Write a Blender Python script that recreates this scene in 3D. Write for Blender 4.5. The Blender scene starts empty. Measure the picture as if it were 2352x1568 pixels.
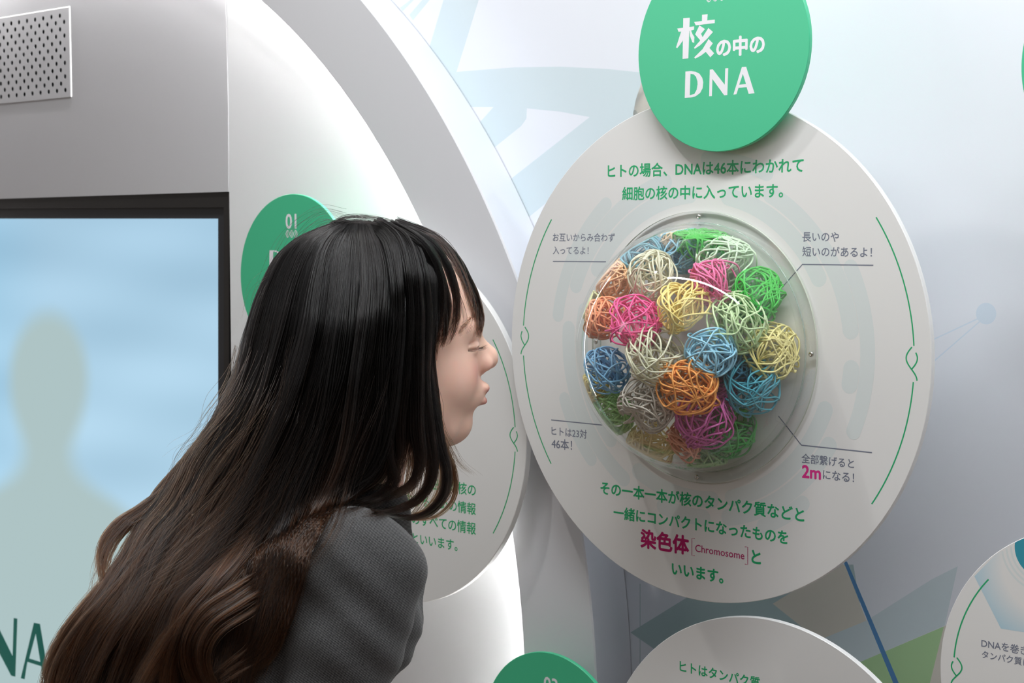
import bpy, bmesh, math, random
import numpy as np
from mathutils import Vector, Matrix
from mathutils.bvhtree import BVHTree

C = bpy.context.scene.collection
SC = bpy.context.scene
# ------------------------------------------------------------------ camera, world, lamps, exposure
F_PX, HORIZON, YAW, CAM_Z = 3700.0, 532.0, 0.729, 1.35      # focal length in pixels of the 2352x1568 frame, horizon row, wall turn
PITCH = math.atan((784 - HORIZON) / F_PX)
cd = bpy.data.cameras.new('camera'); cam = bpy.data.objects.new('camera', cd); C.objects.link(cam)
cd.sensor_fit = 'HORIZONTAL'; cd.sensor_width = 36.0; cd.lens = 36.0 * F_PX / 2352.0
cam.location = (0, 0, CAM_Z); cam.rotation_euler = (math.pi / 2 - PITCH, 0, 0)
cd.clip_start = 0.05; cd.clip_end = 50
cd.dof.use_dof = True; cd.dof.focus_distance = 1.78; cd.dof.aperture_fstop = 14
SC.camera = cam
SC.view_settings.view_transform = 'Standard'; SC.view_settings.look = 'None'
SC.view_settings.gamma = 1.0; SC.view_settings.use_curve_mapping = False
SC.view_settings.exposure = 0.14
SC.cycles.use_denoising = True
SC.cycles.max_bounces = 8; SC.cycles.transparent_max_bounces = 16
SC.cycles.caustics_reflective = False; SC.cycles.caustics_refractive = False

W = bpy.data.worlds.new('hall_light'); SC.world = W; W.use_nodes = True
_bg = W.node_tree.nodes['Background']; _bg.inputs[1].default_value = 1.0
_tc = W.node_tree.nodes.new('ShaderNodeTexCoord'); _sx = W.node_tree.nodes.new('ShaderNodeSeparateXYZ'); _cr = W.node_tree.nodes.new('ShaderNodeValToRGB')
_mr = W.node_tree.nodes.new('ShaderNodeMapRange'); _mr.inputs['From Min'].default_value = -1.0
_cr.color_ramp.elements[0].position = 0.42; _cr.color_ramp.elements[0].color = (0.135, 0.103, 0.080, 1)
_cr.color_ramp.elements[1].position = 0.62; _cr.color_ramp.elements[1].color = (0.195, 0.20, 0.21, 1)
W.node_tree.links.new(_tc.outputs['Generated'], _sx.inputs[0]); W.node_tree.links.new(_sx.outputs[2], _mr.inputs[0]); W.node_tree.links.new(_mr.outputs[0], _cr.inputs[0]); W.node_tree.links.new(_cr.outputs[0], _bg.inputs[0])

U = np.array([math.cos(YAW), -math.sin(YAW), 0.0])        # along the display wall, to the right
N = np.array([-math.sin(YAW), -math.cos(YAW), 0.0])       # out of the wall, to the viewer
Z = np.array([0.0, 0.0, 1.0])
CAM = np.array([0, 0, CAM_Z])
def wall_pt(u, z, d): return CAM + u * U + z * Z - d * N

def lamp(name, pos, target, size, power, col, size_y=None):
    l = bpy.data.lights.new(name, 'AREA'); l.energy = power; l.color = col; l.size = size
    if size_y: l.shape = 'RECTANGLE'; l.size_y = size_y
    o = bpy.data.objects.new(name, l); C.objects.link(o); o.location = pos
    o.rotation_euler = (Vector(target) - Vector(pos)).to_track_quat('-Z', 'Y').to_euler()
    return o
lamp('wall_washer', wall_pt(-0.40, 1.28, 1.00), wall_pt(-0.5, 0.0, 1.5), 2.0, 30, (0.95, 0.975, 1.0), 0.04)
lamp('downlight', wall_pt(-1.75, 1.35, 0.95), wall_pt(-1.2, -0.2, 1.6), 0.04, 6.5, (1.0, 0.98, 0.95))
lamp('hall_light_band', (-4.6, 0.5, 2.45), (0.2, 1.9, 1.3), 2.2, 14, (1.0, 0.98, 0.96), 0.9)
lamp('ceiling_panel', (-0.1, -0.7, 2.95), (0.0, 1.9, 0.9), 1.7, 7, (1.0, 0.97, 0.94))

# ------------------------------------------------------------------ pixels of the photograph to places in the room
def ray(px, py):
    a, b = (px - 1176) / F_PX, -(py - 784) / F_PX
    return np.array([a, math.cos(PITCH) + b * math.sin(PITCH), -math.sin(PITCH) + b * math.cos(PITCH)])
def uv(px, py, d):
    r = ray(px, py); P = r * (-d / (r @ N)); return float(P @ U), float(P[2])
def at(px, py, y):
    r = ray(px, py); return CAM + r * (y / r[1])

# ------------------------------------------------------------------ materials
def mat(name, col, rough=0.5, spec=0.5, metal=0.0, bump=None, emit=None, coat=0.0, sss=0.0):
    m = bpy.data.materials.new(name); m.use_nodes = True
    b = m.node_tree.nodes['Principled BSDF']
    b.inputs['Base Color'].default_value = (*col, 1); b.inputs['Roughness'].default_value = rough
    b.inputs['Specular IOR Level'].default_value = spec; b.inputs['Metallic'].default_value = metal
    b.inputs['Coat Weight'].default_value = coat
    if emit:
        b.inputs['Emission Color'].default_value = (*emit[:3], 1); b.inputs['Emission Strength'].default_value = emit[3]
    if bump:
        nt = m.node_tree; tc = nt.nodes.new('ShaderNodeTexCoord'); n = nt.nodes.new('ShaderNodeTexNoise')
        n.inputs['Scale'].default_value = bump[0]; n.inputs['Detail'].default_value = 3
        bp = nt.nodes.new('ShaderNodeBump'); bp.inputs['Strength'].default_value = bump[1]; bp.inputs['Distance'].default_value = 0.002
        nt.links.new(tc.outputs['Object'], n.inputs['Vector']); nt.links.new(n.outputs[0], bp.inputs['Height'])
        nt.links.new(bp.outputs[0], b.inputs['Normal'])
    return m
def srgb(r, g, b):
    f = lambda c: (c / 255 / 12.92) if c / 255 <= 0.04045 else ((c / 255 + 0.055) / 1.055) ** 2.4
    return (f(r), f(g), f(b))
M = {
 'wall': mat('printed_wall_film', srgb(228, 231, 238), 0.42, 0.4, bump=(60, 0.02)),
 'wall_teal': mat('printed_pale_teal', srgb(206, 219, 224), 0.42, 0.4),
 'wall_deep_teal': mat('grey_teal_print_and_shade', srgb(176, 196, 198), 0.42, 0.4),
 'wall_green': mat('printed_pale_green', srgb(176, 212, 160), 0.42, 0.4),
 'wall_cream': mat('printed_cream', srgb(218, 213, 202), 0.42, 0.4),
 'wall_blue': mat('printed_blue', srgb(88, 140, 190), 0.42, 0.4),
 'wall_dot': mat('printed_pale_blue', srgb(212, 224, 236), 0.42, 0.4),
 'white': mat('white_laminate', srgb(226, 227, 229), 0.45, 0.4, bump=(90, 0.02)),
 'ring': mat('grey_white_paint', srgb(214, 215, 219), 0.5, 0.35, bump=(110, 0.02)),
 'panel_dimmed': mat('satin_panel_dimmed', srgb(192, 192, 195), 0.5, 0.35, bump=(110, 0.02)),  # paint darkened to stand for the weaker light left of the seam
 'board': mat('white_acrylic_board', srgb(229, 229, 227), 0.30, 0.45),
 'pattern': mat('pale_grey_green_print', srgb(217, 224, 223), 0.32, 0.45),
 'pattern_light': mat('off_white_print', srgb(226, 227, 225), 0.32, 0.45),
 'green': mat('green_acrylic', srgb(72, 195, 146), 0.30, 0.5),
 'green_ink': mat('green_ink', srgb(44, 172, 112), 0.35, 0.4),
 'grey_ink': mat('blue_grey_ink', srgb(120, 126, 142), 0.35, 0.4),
 'pink_ink': mat('magenta_ink', srgb(222, 58, 142), 0.35, 0.4),
 'plum_ink': mat('plum_ink', srgb(178, 30, 100), 0.35, 0.4),
 'white_ink': mat('white_ink', srgb(240, 240, 244), 0.4, 0.4),
 'teal_print': mat('teal_print', srgb(60, 150, 170), 0.35, 0.4),
 'black': mat('black_plastic', srgb(38, 36, 35), 0.35, 0.5),
 'bezel': mat('dark_bezel', srgb(48, 50, 54), 0.3, 0.5),
 'hole': mat('hole_shade', srgb(18, 20, 24), 0.8, 0.1),
 'steel': mat('polished_steel', (0.62, 0.61, 0.59), 0.18, 0.5, metal=1.0),
 'floor': mat('grey_floor', srgb(138, 120, 104), 0.5, 0.4),
 'led': mat('led_light', (1, 1, 1), 0.5, emit=(1.0, 0.985, 0.96, 45.0)),
 'seam': mat('seam_light', (1, 1, 1), 0.5, emit=(1.0, 0.97, 0.92, 1.2)),
}

# ------------------------------------------------------------------ mesh helpers
def link(name, me, m=None, parent=None, smooth=False):
    o = bpy.data.objects.new(name, me); C.objects.link(o)
    for x in (m if isinstance(m, (list, tuple)) else [m] if m else []): me.materials.append(x)
    if parent: o.parent = parent
    if smooth:
        me.polygons.foreach_set('use_smooth', [True] * len(me.polygons))
    return o
def mesh(name, verts, faces, m=None, parent=None, smooth=False, mi=None):
    me = bpy.data.meshes.new(name); me.from_pydata([tuple(map(float, v)) for v in verts], [], [tuple(map(int, f)) for f in faces]); me.update()
    if mi is not None: me.polygons.foreach_set('material_index', mi)
    return link(name, me, m, parent, smooth)
def tag(o, label, cat, group=None):
    o['label'] = label; o['category'] = cat
    if group: o['group'] = group
    return o
def struct(o): o['kind'] = 'structure'; return o
def frame(u, z, d):                               # a local frame on the display wall: x right, y up, z to the viewer
    m = Matrix.Identity(4); p = wall_pt(u, z, d)
    for i in range(3): m[i][0], m[i][1], m[i][2], m[i][3] = U[i], Z[i], N[i], p[i]
    return m
def empty(name, m4, label, cat, group=None):
    o = bpy.data.objects.new(name, None); C.objects.link(o); o.matrix_world = m4; o.empty_display_size = 0.05
    return tag(o, label, cat, group)

def poly_mesh(name, loops, zl, m, parent, thick=0.0):
    """flat print: filled outline loops (with holes) in a board's own plane"""
    bm = bmesh.new(); edges = []
    for lp in loops:
        vs = [bm.verts.new((x, y, zl)) for x, y in lp]
        edges += [bm.edges.new((vs[i], vs[(i + 1) % len(vs)])) for i in range(len(vs))]
    bmesh.ops.triangle_fill(bm, use_beauty=True, use_dissolve=False, edges=edges)
    for f in bm.faces:
        f.normal_update()
        if f.normal.z < 0: f.normal_flip()
    me = bpy.data.meshes.new(name); bm.to_mesh(me); bm.free()
    return link(name, me, m, parent)
def strip(name, paths, w, zl, m, parent):
    """printed line work: one mesh of flat strips along open paths"""
    V, Fc = [], []
    for pts in paths:
        pts = [np.array(p, float) for p in pts]; n0 = len(V)
        for i, p in enumerate(pts):
            t = pts[min(i + 1, len(pts) - 1)] - pts[max(i - 1, 0)]; t /= np.linalg.norm(t) + 1e-12
            q = np.array([-t[1], t[0]]) * w / 2
            V += [(*(p + q), zl), (*(p - q), zl)]
        Fc += [(n0 + 2 * i, n0 + 2 * i + 1, n0 + 2 * i + 3, n0 + 2 * i + 2) for i in range(len(pts) - 1)]
    return mesh(name, V, Fc, m, parent)
def disc_board(name, r, t, m, parent, seg=160, bev=0.0006):
    V, Fc = [], []
    prof = [(0, 0), (r - bev, 0), (r, -bev), (r, -t + bev), (r - bev, -t), (0, -t)]
    for rr, zz in prof[1:-1]:
        V += [(rr * math.cos(2 * math.pi * i / seg), rr * math.sin(2 * math.pi * i / seg), zz) for i in range(seg)]
    for k in range(3):
        for i in range(seg):
            j = (i + 1) % seg; Fc.append((k * seg + i, (k + 1) * seg + i, (k + 1) * seg + j, k * seg + j))
    Fc.append(tuple(range(seg))); Fc.append(tuple(reversed(range(3 * seg, 4 * seg))))
    return mesh(name, V, Fc, m, parent)
def rod(name, p, q, r, m, parent, seg=20):
    p, q = Vector(p), Vector(q); d = (q - p); L = d.length; rot = d.to_track_quat('Z', 'Y').to_matrix()
    V = [p + rot @ Vector((r * math.cos(2 * math.pi * i / seg), r * math.sin(2 * math.pi * i / seg), h)) for h in (0, L) for i in range(seg)]
    Fc = [(i, (i + 1) % seg, seg + (i + 1) % seg, seg + i) for i in range(seg)] + [tuple(reversed(range(seg))), tuple(range(seg, 2 * seg))]
    return mesh(name, V, Fc, m, parent)

def lettering(body, left, right, cy, d, root, zl, m, bold=0.012, name='lettering', off=(0, 0)):
    """a printed line of text: its ink reaches from pixel column `left` to `right`, its middle on row `cy` (given at the middle of the line)"""
    c = bpy.data.curves.new(name, 'FONT'); c.body = body; c.resolution_u = 3
    o = bpy.data.objects.new(name, c); C.objects.link(o)
    bpy.context.view_layer.update()
    me = bpy.data.meshes.new_from_object(o.evaluated_get(bpy.context.evaluated_depsgraph_get()))
    bpy.data.objects.remove(o); bpy.data.curves.remove(c)
    co = np.empty(len(me.vertices) * 3); me.vertices.foreach_get('co', co); co = co.reshape(-1, 3)
    polys = [tuple(p.vertices) for p in me.polygons]; bpy.data.meshes.remove(me)
    lo, hi = co.min(0) - bold, co.max(0) + bold
    ul, ur, zc = uv(left, cy, d)[0], uv(right, cy, d)[0], uv((left + right) / 2, cy, d)[1]
    s = (ur - ul) / (hi[0] - lo[0])
    V, Fc = [], []
    for k in range(9):                            # the letter's stroke, thickened evenly all round
        dx, dy = (0, 0) if k == 8 else (bold * math.cos(k * math.pi / 4), bold * math.sin(k * math.pi / 4))
        n0 = len(V)
        V += [((x + dx - lo[0]) * s + ul - root['u0'], (y + dy - (lo[1] + hi[1]) / 2) * s + zc - root['z0'], zl + 1e-6 * k) for x, y, _ in co]
        Fc += [tuple(n0 + i for i in p) for p in polys]
    return mesh(name, V, Fc, m, root)
def local(pts, d, root): return [(uv(x, y, d)[0] - root['u0'], uv(x, y, d)[1] - root['z0']) for x, y in pts]
def board_root(name, u, z, d, label, cat, group=None):
    e = empty(name, frame(u, z, d), label, cat, group); e['u0'], e['z0'] = u, z
    return e

# ------------------------------------------------------------------ the setting
D_PANEL, D_RING, D_WALL, D_BACK = 1.573, 1.62, 1.755, 1.69
floor = struct(mesh('floor', [(-4, -3, 0), (3, -3, 0), (3, 5, 0), (-4, 5, 0)], [(0, 1, 2, 3)], M['floor']))

def build_wall():
    root = struct(bpy.data.objects.new('wall_right', bpy.data.meshes.new('wall_right'))); C.objects.link(root)
    root.matrix_world = frame(0, 0, D_WALL)
    mats = ['wall', 'wall_teal', 'wall_deep_teal', 'wall_green', 'wall_cream', 'wall_blue', 'wall_dot']
    for k in mats: root.data.materials.append(M[k])
    bm = bmesh.new()
    base = [(-4.6, -1.35), (0.9, -1.35), (0.9, 1.6), (-4.6, 1.6)]
    def add(pts, mi, zl):
        vs = [bm.verts.new((x, y, zl)) for x, y in pts]
        f = bm.faces.new(vs); f.normal_update()
        if f.normal.z < 0: f.normal_flip()
        f.material_index = mi
        return f
    back = [(x, y) for x, y in base]
    add(back, 0, 0)
    vs = [bm.verts.new((x, y, -0.03)) for x, y in base]; bm.faces.new(list(reversed(vs)))
    P = lambda pts: [uv(x, y, D_WALL) for x, y in pts]
    def patch(pts, mi, lift):
        vs = [bm.verts.new((x, y, lift)) for x, y in P(pts)]
        ed = [bm.edges.new((vs[i], vs[(i + 1) % len(vs)])) for i in range(len(vs))]
        r = bmesh.ops.triangle_fill(bm, use_beauty=True, edges=ed)
        for g in r['geom']:
            if isinstance(g, bmesh.types.BMFace):
                g.material_index = mi; g.normal_update()
                if g.normal.z < 0: g.normal_flip()
    z1 = lambda L: [(500 + x * 0.4252, y * 0.4252) for x, y in L]
    patch(z1([(1000, 60), (985, 42), (1040, 0), (1060, 0)]), 1, 0.000033)
    patch(z1([(1055, 110), (1035, 80), (1105, 0), (1145, 0)]), 1, 0.000033)
    patch(z1([(1220, 0), (1410, 0), (1290, 388), (1600, 364), (1850, 360), (2100, 372), (2330, 396), (2420, 620), (2290, 640), (1800, 1075), (1560, 1270), (1560, 985), (2010, 632),
              (1850, 603), (1670, 585), (1668, 640), (1640, 680), (1490, 800), (1380, 700), (1490, 578), (1372, 578), (1200, 560), (1130, 300)]), 1, 0.000033)
    patch([(1473, 190), (1460, 230), (1454, 262), (1470, 330), (1520, 330), (1500, 190)], 4, 0.000033)
    # below the main panel
    patch([(1448, 1452), (1700, 1296), (1960, 1296), (1975, 1385), (1840, 1440), (1760, 1500), (1560, 1530)], 2, 0.000033)  # mostly the shade under the main panel, laid in as a grey-teal band
    patch([(1775, 1386), (1930, 1290), (1942, 1300), (1990, 1425), (1880, 1470)], 4, 0.000050)
    patch([(1880, 1470), (1990, 1425), (2140, 1330), (2200, 1300), (2170, 1436), (1975, 1520)], 1, 0.000042)
    patch([(1975, 1520), (2168, 1438), (2128, 1600), (1990, 1600)], 3, 0.000050)
    patch([(2168, 1438), (2185, 1430), (2175, 1600), (2128, 1600)], 4, 0.000050)
    patch([(1936, 1286), (1946, 1290), (2066, 1572), (2054, 1574)], 5, 0.000075)
    # the pale molecule at the right: a dot and two bonds
    c = uv(2265, 720, D_WALL); r = 0.0125
    vs = [bm.verts.new((c[0] + r * math.cos(a * math.pi / 16), c[1] + r * math.sin(a * math.pi / 16), 0.000075)) for a in range(32)]
    bm.faces.new(vs).material_index = 6
    patch([(2250, 728), (2251, 731), (2110, 797), (2110, 794)], 6, 0.000058)
    patch([(2253, 734), (2255, 736), (2110, 862), (2110, 858)], 6, 0.000058)
    # joint of the wall panels
    patch([(1469.5, 1340), (1471, 1340), (1471, 1640), (1469.5, 1640)], 2, 0.000083)
    bm.to_mesh(root.data); bm.free()
build_wall()

def build_ring():
    """the round portal: a grey front face, a bevelled outer side that meets the wall, an inner lip"""
    ci, ri, co_, ro, cj = (-2.618, -0.6454), 1.1948, (-2.644, -0.6621), 1.347, (-2.690, -0.6694)
    n = 330; a0, a1 = math.radians(-30), math.radians(209)
    V, Fc, mi = [], [], []
    for i in range(n + 1):
        a = a0 + (a1 - a0) * i / n; c, s = math.cos(a), math.sin(a)
        V += [wall_pt(ci[0] + (ri + 0.0015) * c, ci[1] + (ri + 0.0015) * s, D_RING + 0.014), wall_pt(ci[0] + ri * c, ci[1] + ri * s, D_RING + 0.012), wall_pt(ci[0] + ri * c, ci[1] + ri * s, D_RING + 0.001),
              wall_pt(ci[0] + (ri + 0.001) * c, ci[1] + (ri + 0.001) * s, D_RING), wall_pt(co_[0] + (ro - 0.002) * c, co_[1] + (ro - 0.002) * s, D_RING),
              wall_pt(co_[0] + ro * c, co_[1] + ro * s, D_RING + 0.002), wall_pt(cj[0] + ro * c, cj[1] + ro * s, D_WALL - 0.0012),
              wall_pt(ci[0] + (ri + 0.06) * c, ci[1] + (ri + 0.06) * s, D_RING + 0.014), wall_pt(ci[0] + (ri + 0.06) * c, ci[1] + (ri + 0.06) * s, D_WALL)]
    k = 9
    order = [(0, 1, 0), (1, 2, 0), (2, 3, 0), (3, 4, 0), (4, 5, 0), (5, 6, 1), (7, 0, 0), (8, 7, 0)]
    for i in range(n):
        for p, q, m_ in order:
            Fc.append((i * k + p, (i + 1) * k + p, (i + 1) * k + q, i * k + q)); mi.append(m_)
    o = struct(mesh('trim_1', V, Fc, [M['ring'], M['wall']], None, True, mi))
    bm = bmesh.new(); bm.from_mesh(o.data); bmesh.ops.recalc_face_normals(bm, faces=bm.faces)
    for e in bm.edges:
        if len(e.link_faces) == 2 and e.link_faces[0].normal.angle(e.link_faces[1].normal, 0) > 0.6: e.smooth = False
    bm.to_mesh(o.data); bm.free()
    # the LED strip hidden behind the inner lip
    V, Fc = [], []
    for i in range(n + 1):
        a = a0 + (a1 - a0) * i / n; c, s = math.cos(a), math.sin(a)
        for rr, dd in ((ri + 0.013, D_RING + 0.030), (ri + 0.019, D_RING + 0.030), (ri + 0.019, D_RING + 0.038), (ri + 0.013, D_RING + 0.038)):
            V.append(wall_pt(ci[0] + rr * c, ci[1] + rr * s, dd))
    for i in range(n):
        for q in range(4): Fc.append((i * 4 + q, i * 4 + (q + 1) % 4, (i + 1) * 4 + (q + 1) % 4, (i + 1) * 4 + q))
    Fc += [(3, 2, 1, 0), (n * 4, n * 4 + 1, n * 4 + 2, n * 4 + 3)]
    e = tag(mesh('light_strip', V, Fc, M['led']), 'glowing white light strip tucked behind the inner edge of the round grey portal', 'light strip')
build_ring()

def build_left():
    """white back of the portal, the grey service panel over the monitor"""
    us = uv(526.5, 440, D_BACK)[0]; ztop = uv(526, 440, D_BACK)[1]
    c, R = (-2.63, -0.655), 1.30
    # white surface right of the seam: part of a disc, cut straight along the seam
    a0 = math.acos((us - c[0]) / R)
    pts = [(c[0] + R * math.cos(a), c[1] + R * math.sin(a)) for a in np.linspace(-math.radians(32), a0, 90)] + [(us, -1.30)]
    V = [wall_pt(x, y, D_BACK) for x, y in pts] + [wall_pt(x, y, D_BACK + 0.012) for x, y in pts]; n = len(pts)
    Fc = [tuple(range(n)), tuple(reversed(range(n, 2 * n)))] + [(i, n + i, n + (i + 1) % n, (i + 1) % n) for i in range(n)]
    struct(mesh('wall_left', V, Fc, M['white']))
    # service panel: its right edge leans a little away from the seam so the light behind leaks out
    ur = uv(515.5, -60, D_BACK)[0]; b0, b1 = math.acos((ur - c[0]) / 1.30), math.radians(128)
    q = [(c[0] + 1.30 * math.cos(a), c[1] + 1.30 * math.sin(a)) for a in np.linspace(b0, b1, 24)]
    q = [uv(525.0, 250, D_BACK)] + q + [(q[-1][0], ztop - 0.004), (uv(525.6, 440, D_BACK)[0], ztop)]; n = len(q)
    V = [wall_pt(x, y, D_BACK - 0.001) for x, y in q] + [wall_pt(x, y, D_BACK + 0.012) for x, y in q]
    Fc = [tuple(range(n)), tuple(reversed(range(n, 2 * n)))] + [(i, n + i, n + (i + 1) % n, (i + 1) % n) for i in range(n)]
    struct(mesh('wall_back', V, Fc, M['panel_dimmed']))
    q = [uv(509, -70, D_BACK), uv(528, -70, D_BACK), uv(528, 270, D_BACK), uv(520, 270, D_BACK)]
    V = [wall_pt(x, y, D_BACK + 0.020) for x, y in q] + [wall_pt(x, y, D_BACK + 0.026) for x, y in q]
    o = mesh('seam_light', V, [(0, 3, 2, 1), (4, 5, 6, 7)] + [(i, (i + 1) % 4, 4 + (i + 1) % 4, 4 + i) for i in range(4)], M['seam'])
    tag(o, 'thin white line of light in the upright seam above the monitor corner', 'light strip')
    return us
build_left()

def build_grille():
    """perforated speaker plate: real holes in a staggered lattice"""
    d = D_BACK - 0.0035
    u1, zt = uv(158, 16, d); zb = uv(164, 222, d)[1]; u0 = u1 - 0.34
    zt_, w, h = zt, u1 - u0, zt - zb
    e = board_root('speaker_grille', u0, zb, d, 'light grey perforated speaker plate set in the grey panel above the monitor', 'speaker grille')
    pu, pz, r = 0.0277, 0.0274, 0.0045
    V, Fc = [], []
    mg = 0.007; cols = 12; rows = 12
    x_hi, y_hi = w - mg, h - mg
    ry = (h - 2 * mg) / 12
    for k in range(12):
        yb = mg + k * ry; yc = yb + ry / 2
        shift = 0.0 if k % 2 == 0 else 0.5
        xs, x = [], x_hi - pu * (0.35 + shift)
        while x > mg + r: xs.append(x); x -= pu
        xs = xs[::-1]
        bounds = [mg] + [(a + b) / 2 for a, b in zip(xs, xs[1:])] + [x_hi]
        for i, xc in enumerate(xs):
            xa, xb_ = bounds[i], bounds[i + 1]; b0 = len(V)
            sq = [(xb_, yc), (xb_, yb + ry), (xc, yb + ry), (xa, yb + ry), (xa, yc), (xa, yb), (xc, yb), (xb_, yb)]
            ho = [(xc + r * math.cos(t * math.pi / 4), yc + r * math.sin(t * math.pi / 4)) for t in range(8)]
            V += [(x, y, 0) for x, y in sq] + [(x, y, 0) for x, y in ho] + [(x, y, -0.0009) for x, y in ho]
            for t in range(8):
                s_ = (t + 1) % 8
                Fc += [(b0 + t, b0 + s_, b0 + 8 + s_, b0 + 8 + t), (b0 + 8 + t, b0 + 8 + s_, b0 + 16 + s_, b0 + 16 + t)]
    mesh('perforated_plate', V, Fc, M['panel_dimmed'], e)
    # rim
    V, Fc = [], []
    for (xa, xb_, ya, yb) in ((0, w, h - mg, h), (0, w, 0, mg), (0, mg, mg, h - mg), (w - mg, w, mg, h - mg)):
        b0 = len(V); V += [(x, y, z_) for z_ in (0, -0.0025) for x, y in ((xa, ya), (xb_, ya), (xb_, yb), (xa, yb))]
        Fc += [(b0, b0 + 1, b0 + 2, b0 + 3)] + [(b0 + i, b0 + 4 + i, b0 + 4 + (i + 1) % 4, b0 + (i + 1) % 4) for i in range(4)]
    mesh('rim', V, Fc, M['panel_dimmed'], e)
    mesh('hole_backing', [(mg / 2, mg / 2, -0.0020), (w - mg / 2, mg / 2, -0.0020), (w - mg / 2, h - mg / 2, -0.0020), (mg / 2, h - mg / 2, -0.0020)], [(0, 1, 2, 3)], M['hole'], e)  # dark sheet whose colour gives the shade inside the holes
    g = [(-0.0012, h), (w + 0.0012, h), (w + 0.0012, h + 0.0016), (-0.0012, h + 0.0016)]
    mesh('edge_light', [(x, y, -0.0019) for x, y in g] + [(x, y, -0.0019) for x, y in ((w, 0), (w + 0.0016, 0), (w + 0.0016, h), (w, h))], [(0, 1, 2, 3), (4, 5, 6, 7)], M['seam'], e)
build_grille()

def build_screen():
    d0 = D_BACK
    e = board_root('display_screen', *uv(300, 800, d0), d0, 'large black framed monitor showing a blue picture with a pale figure, left of the person', 'monitor')
    bot, lef = 1750, -330
    def quadbox(name, corners, dz0, dz1, m):
        q = local(corners, d0 - dz0, e)
        V = [(x, y, dz0) for x, y in q] + [(x, y, dz1) for x, y in q]
        return mesh(name, V, [(0, 1, 2, 3), (7, 6, 5, 4)] + [(i, 4 + i, 4 + (i + 1) % 4, (i + 1) % 4) for i in range(4)], m, e)
    quadbox('recess_frame', [(lef, 481), (526, 476), (526, 441), (lef, 450)], -0.004, -0.05, M['black'])
    quadbox('recess_frame', [(514, bot), (526, bot), (526, 476), (514, 476)], -0.004, -0.05, M['black'])
    quadbox('bezel', [(lef, 502), (516, 502), (516, 475.5), (lef, 481)], -0.012, -0.05, M['bezel'])
    quadbox('bezel', [(501, bot), (516, bot), (516, 502), (501, 502)], -0.012, -0.05, M['bezel'])
    # lit picture: blue sky-like ground, soft-edged standing figure
    nx, ny = 150, 170
    V, Fc, col = [], [], []
    for j in range(ny + 1):
        for i in range(nx + 1):
            x = lef + (503 - lef) * i / nx; y = 499 + (bot - 499) * j / ny
            q = uv(x, y, d0 + 0.016); V.append((q[0] - e['u0'], q[1] - e['z0'], -0.016))
            sm = lambda t: max(0.0, min(1.0, t)) ** 2 * (3 - 2 * max(0.0, min(1.0, t)))
            base = np.array([160, 194, 216.0]) * (1 - sm((y - 500) / 500)) + np.array([168, 202, 223.0]) * sm((y - 500) / 500)
            base += 4 * math.sin(x * 0.011 + y * 0.019) + 3 * math.sin(y * 0.041 - x * 0.006)
            base = base * (1 - sm((y - 1150) / 500)) + np.array([166, 190, 196.0]) * sm((y - 1150) / 500)
            base += np.array([-9, -3, 0.0]) * sm((140 - x) / 200)
            def mix(a, b, q): h = max(0.0, min(1.0, 0.5 + 0.5 * (b - a) / q)); return b + (a - b) * h - q * h * (1 - h)
            d_head = (math.hypot((x - 112) / 88, (y - 872) / 152) - 1) * 100
            d_neck = max(abs(x - 109) - 46, 930 - y, y - 1300)
            d_sh = (math.hypot((x - 100) / 285, min(0, y - 1400) / 300) - 1) * 260
            k = sm(0.5 - mix(mix(d_head, d_neck, 50), d_sh, 90) / 46)
            fig = np.array([166, 187, 188.0])
            col.append(base * (1 - k) + fig * k)
    for j in range(ny):
        for i in range(nx):
            a = j * (nx + 1) + i; Fc.append((a, a + nx + 1, a + nx + 2, a + 1))
    m = bpy.data.materials.new('lit_picture'); m.use_nodes = True; nt = m.node_tree; nt.nodes.clear()
    out = nt.nodes.new('ShaderNodeOutputMaterial'); em = nt.nodes.new('ShaderNodeEmission'); at_ = nt.nodes.new('ShaderNodeVertexColor'); at_.layer_name = 'picture'
    gl = nt.nodes.new('ShaderNodeBsdfGlossy'); gl.inputs['Roughness'].default_value = 0.25; gl.inputs['Color'].default_value = (0.02, 0.02, 0.02, 1)
    ad = nt.nodes.new('ShaderNodeAddShader')
    nt.links.new(at_.outputs[0], em.inputs[0]); nt.links.new(em.outputs[0], ad.inputs[0]); nt.links.new(gl.outputs[0], ad.inputs[1]); nt.links.new(ad.outputs[0], out.inputs[0])
    o = mesh('screen', V, Fc, m, e)
    ca = o.data.color_attributes.new('picture', 'FLOAT_COLOR', 'POINT')
    ca.data.foreach_set('color', np.array([(*srgb(*c), 1) for c in col]).ravel())
    ink = bpy.data.materials.new('lit_dark_teal'); ink.use_nodes = True
    b = ink.node_tree.nodes['Principled BSDF']; b.inputs['Base Color'].default_value = (0, 0.03, 0.025, 1); b.inputs['Roughness'].default_value = 0.6
    b.inputs['Emission Color'].default_value = (*srgb(0, 78, 68), 1); b.inputs['Emission Strength'].default_value = 0.8
    z5 = lambda L: local([(x * 0.4252, 1000 + y * 0.4252) for x, y in L], d0 + 0.0155, e)
    poly_mesh('screen_lettering', [z5([(-72, 965), (-40, 970), (68, 1190), (74, 985), (94, 988), (83, 1302), (60, 1296), (-50, 1085), (-60, 1330), (-84, 1330)])], -0.0155, ink, e)
    poly_mesh('screen_lettering', [z5([(183, 1010), (216, 1017), (262, 1292), (231, 1290), (222, 1245), (148, 1222), (133, 1316), (112, 1310)]), z5([(193, 1070), (218, 1222), (158, 1203)])], -0.0155, ink, e)
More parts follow.
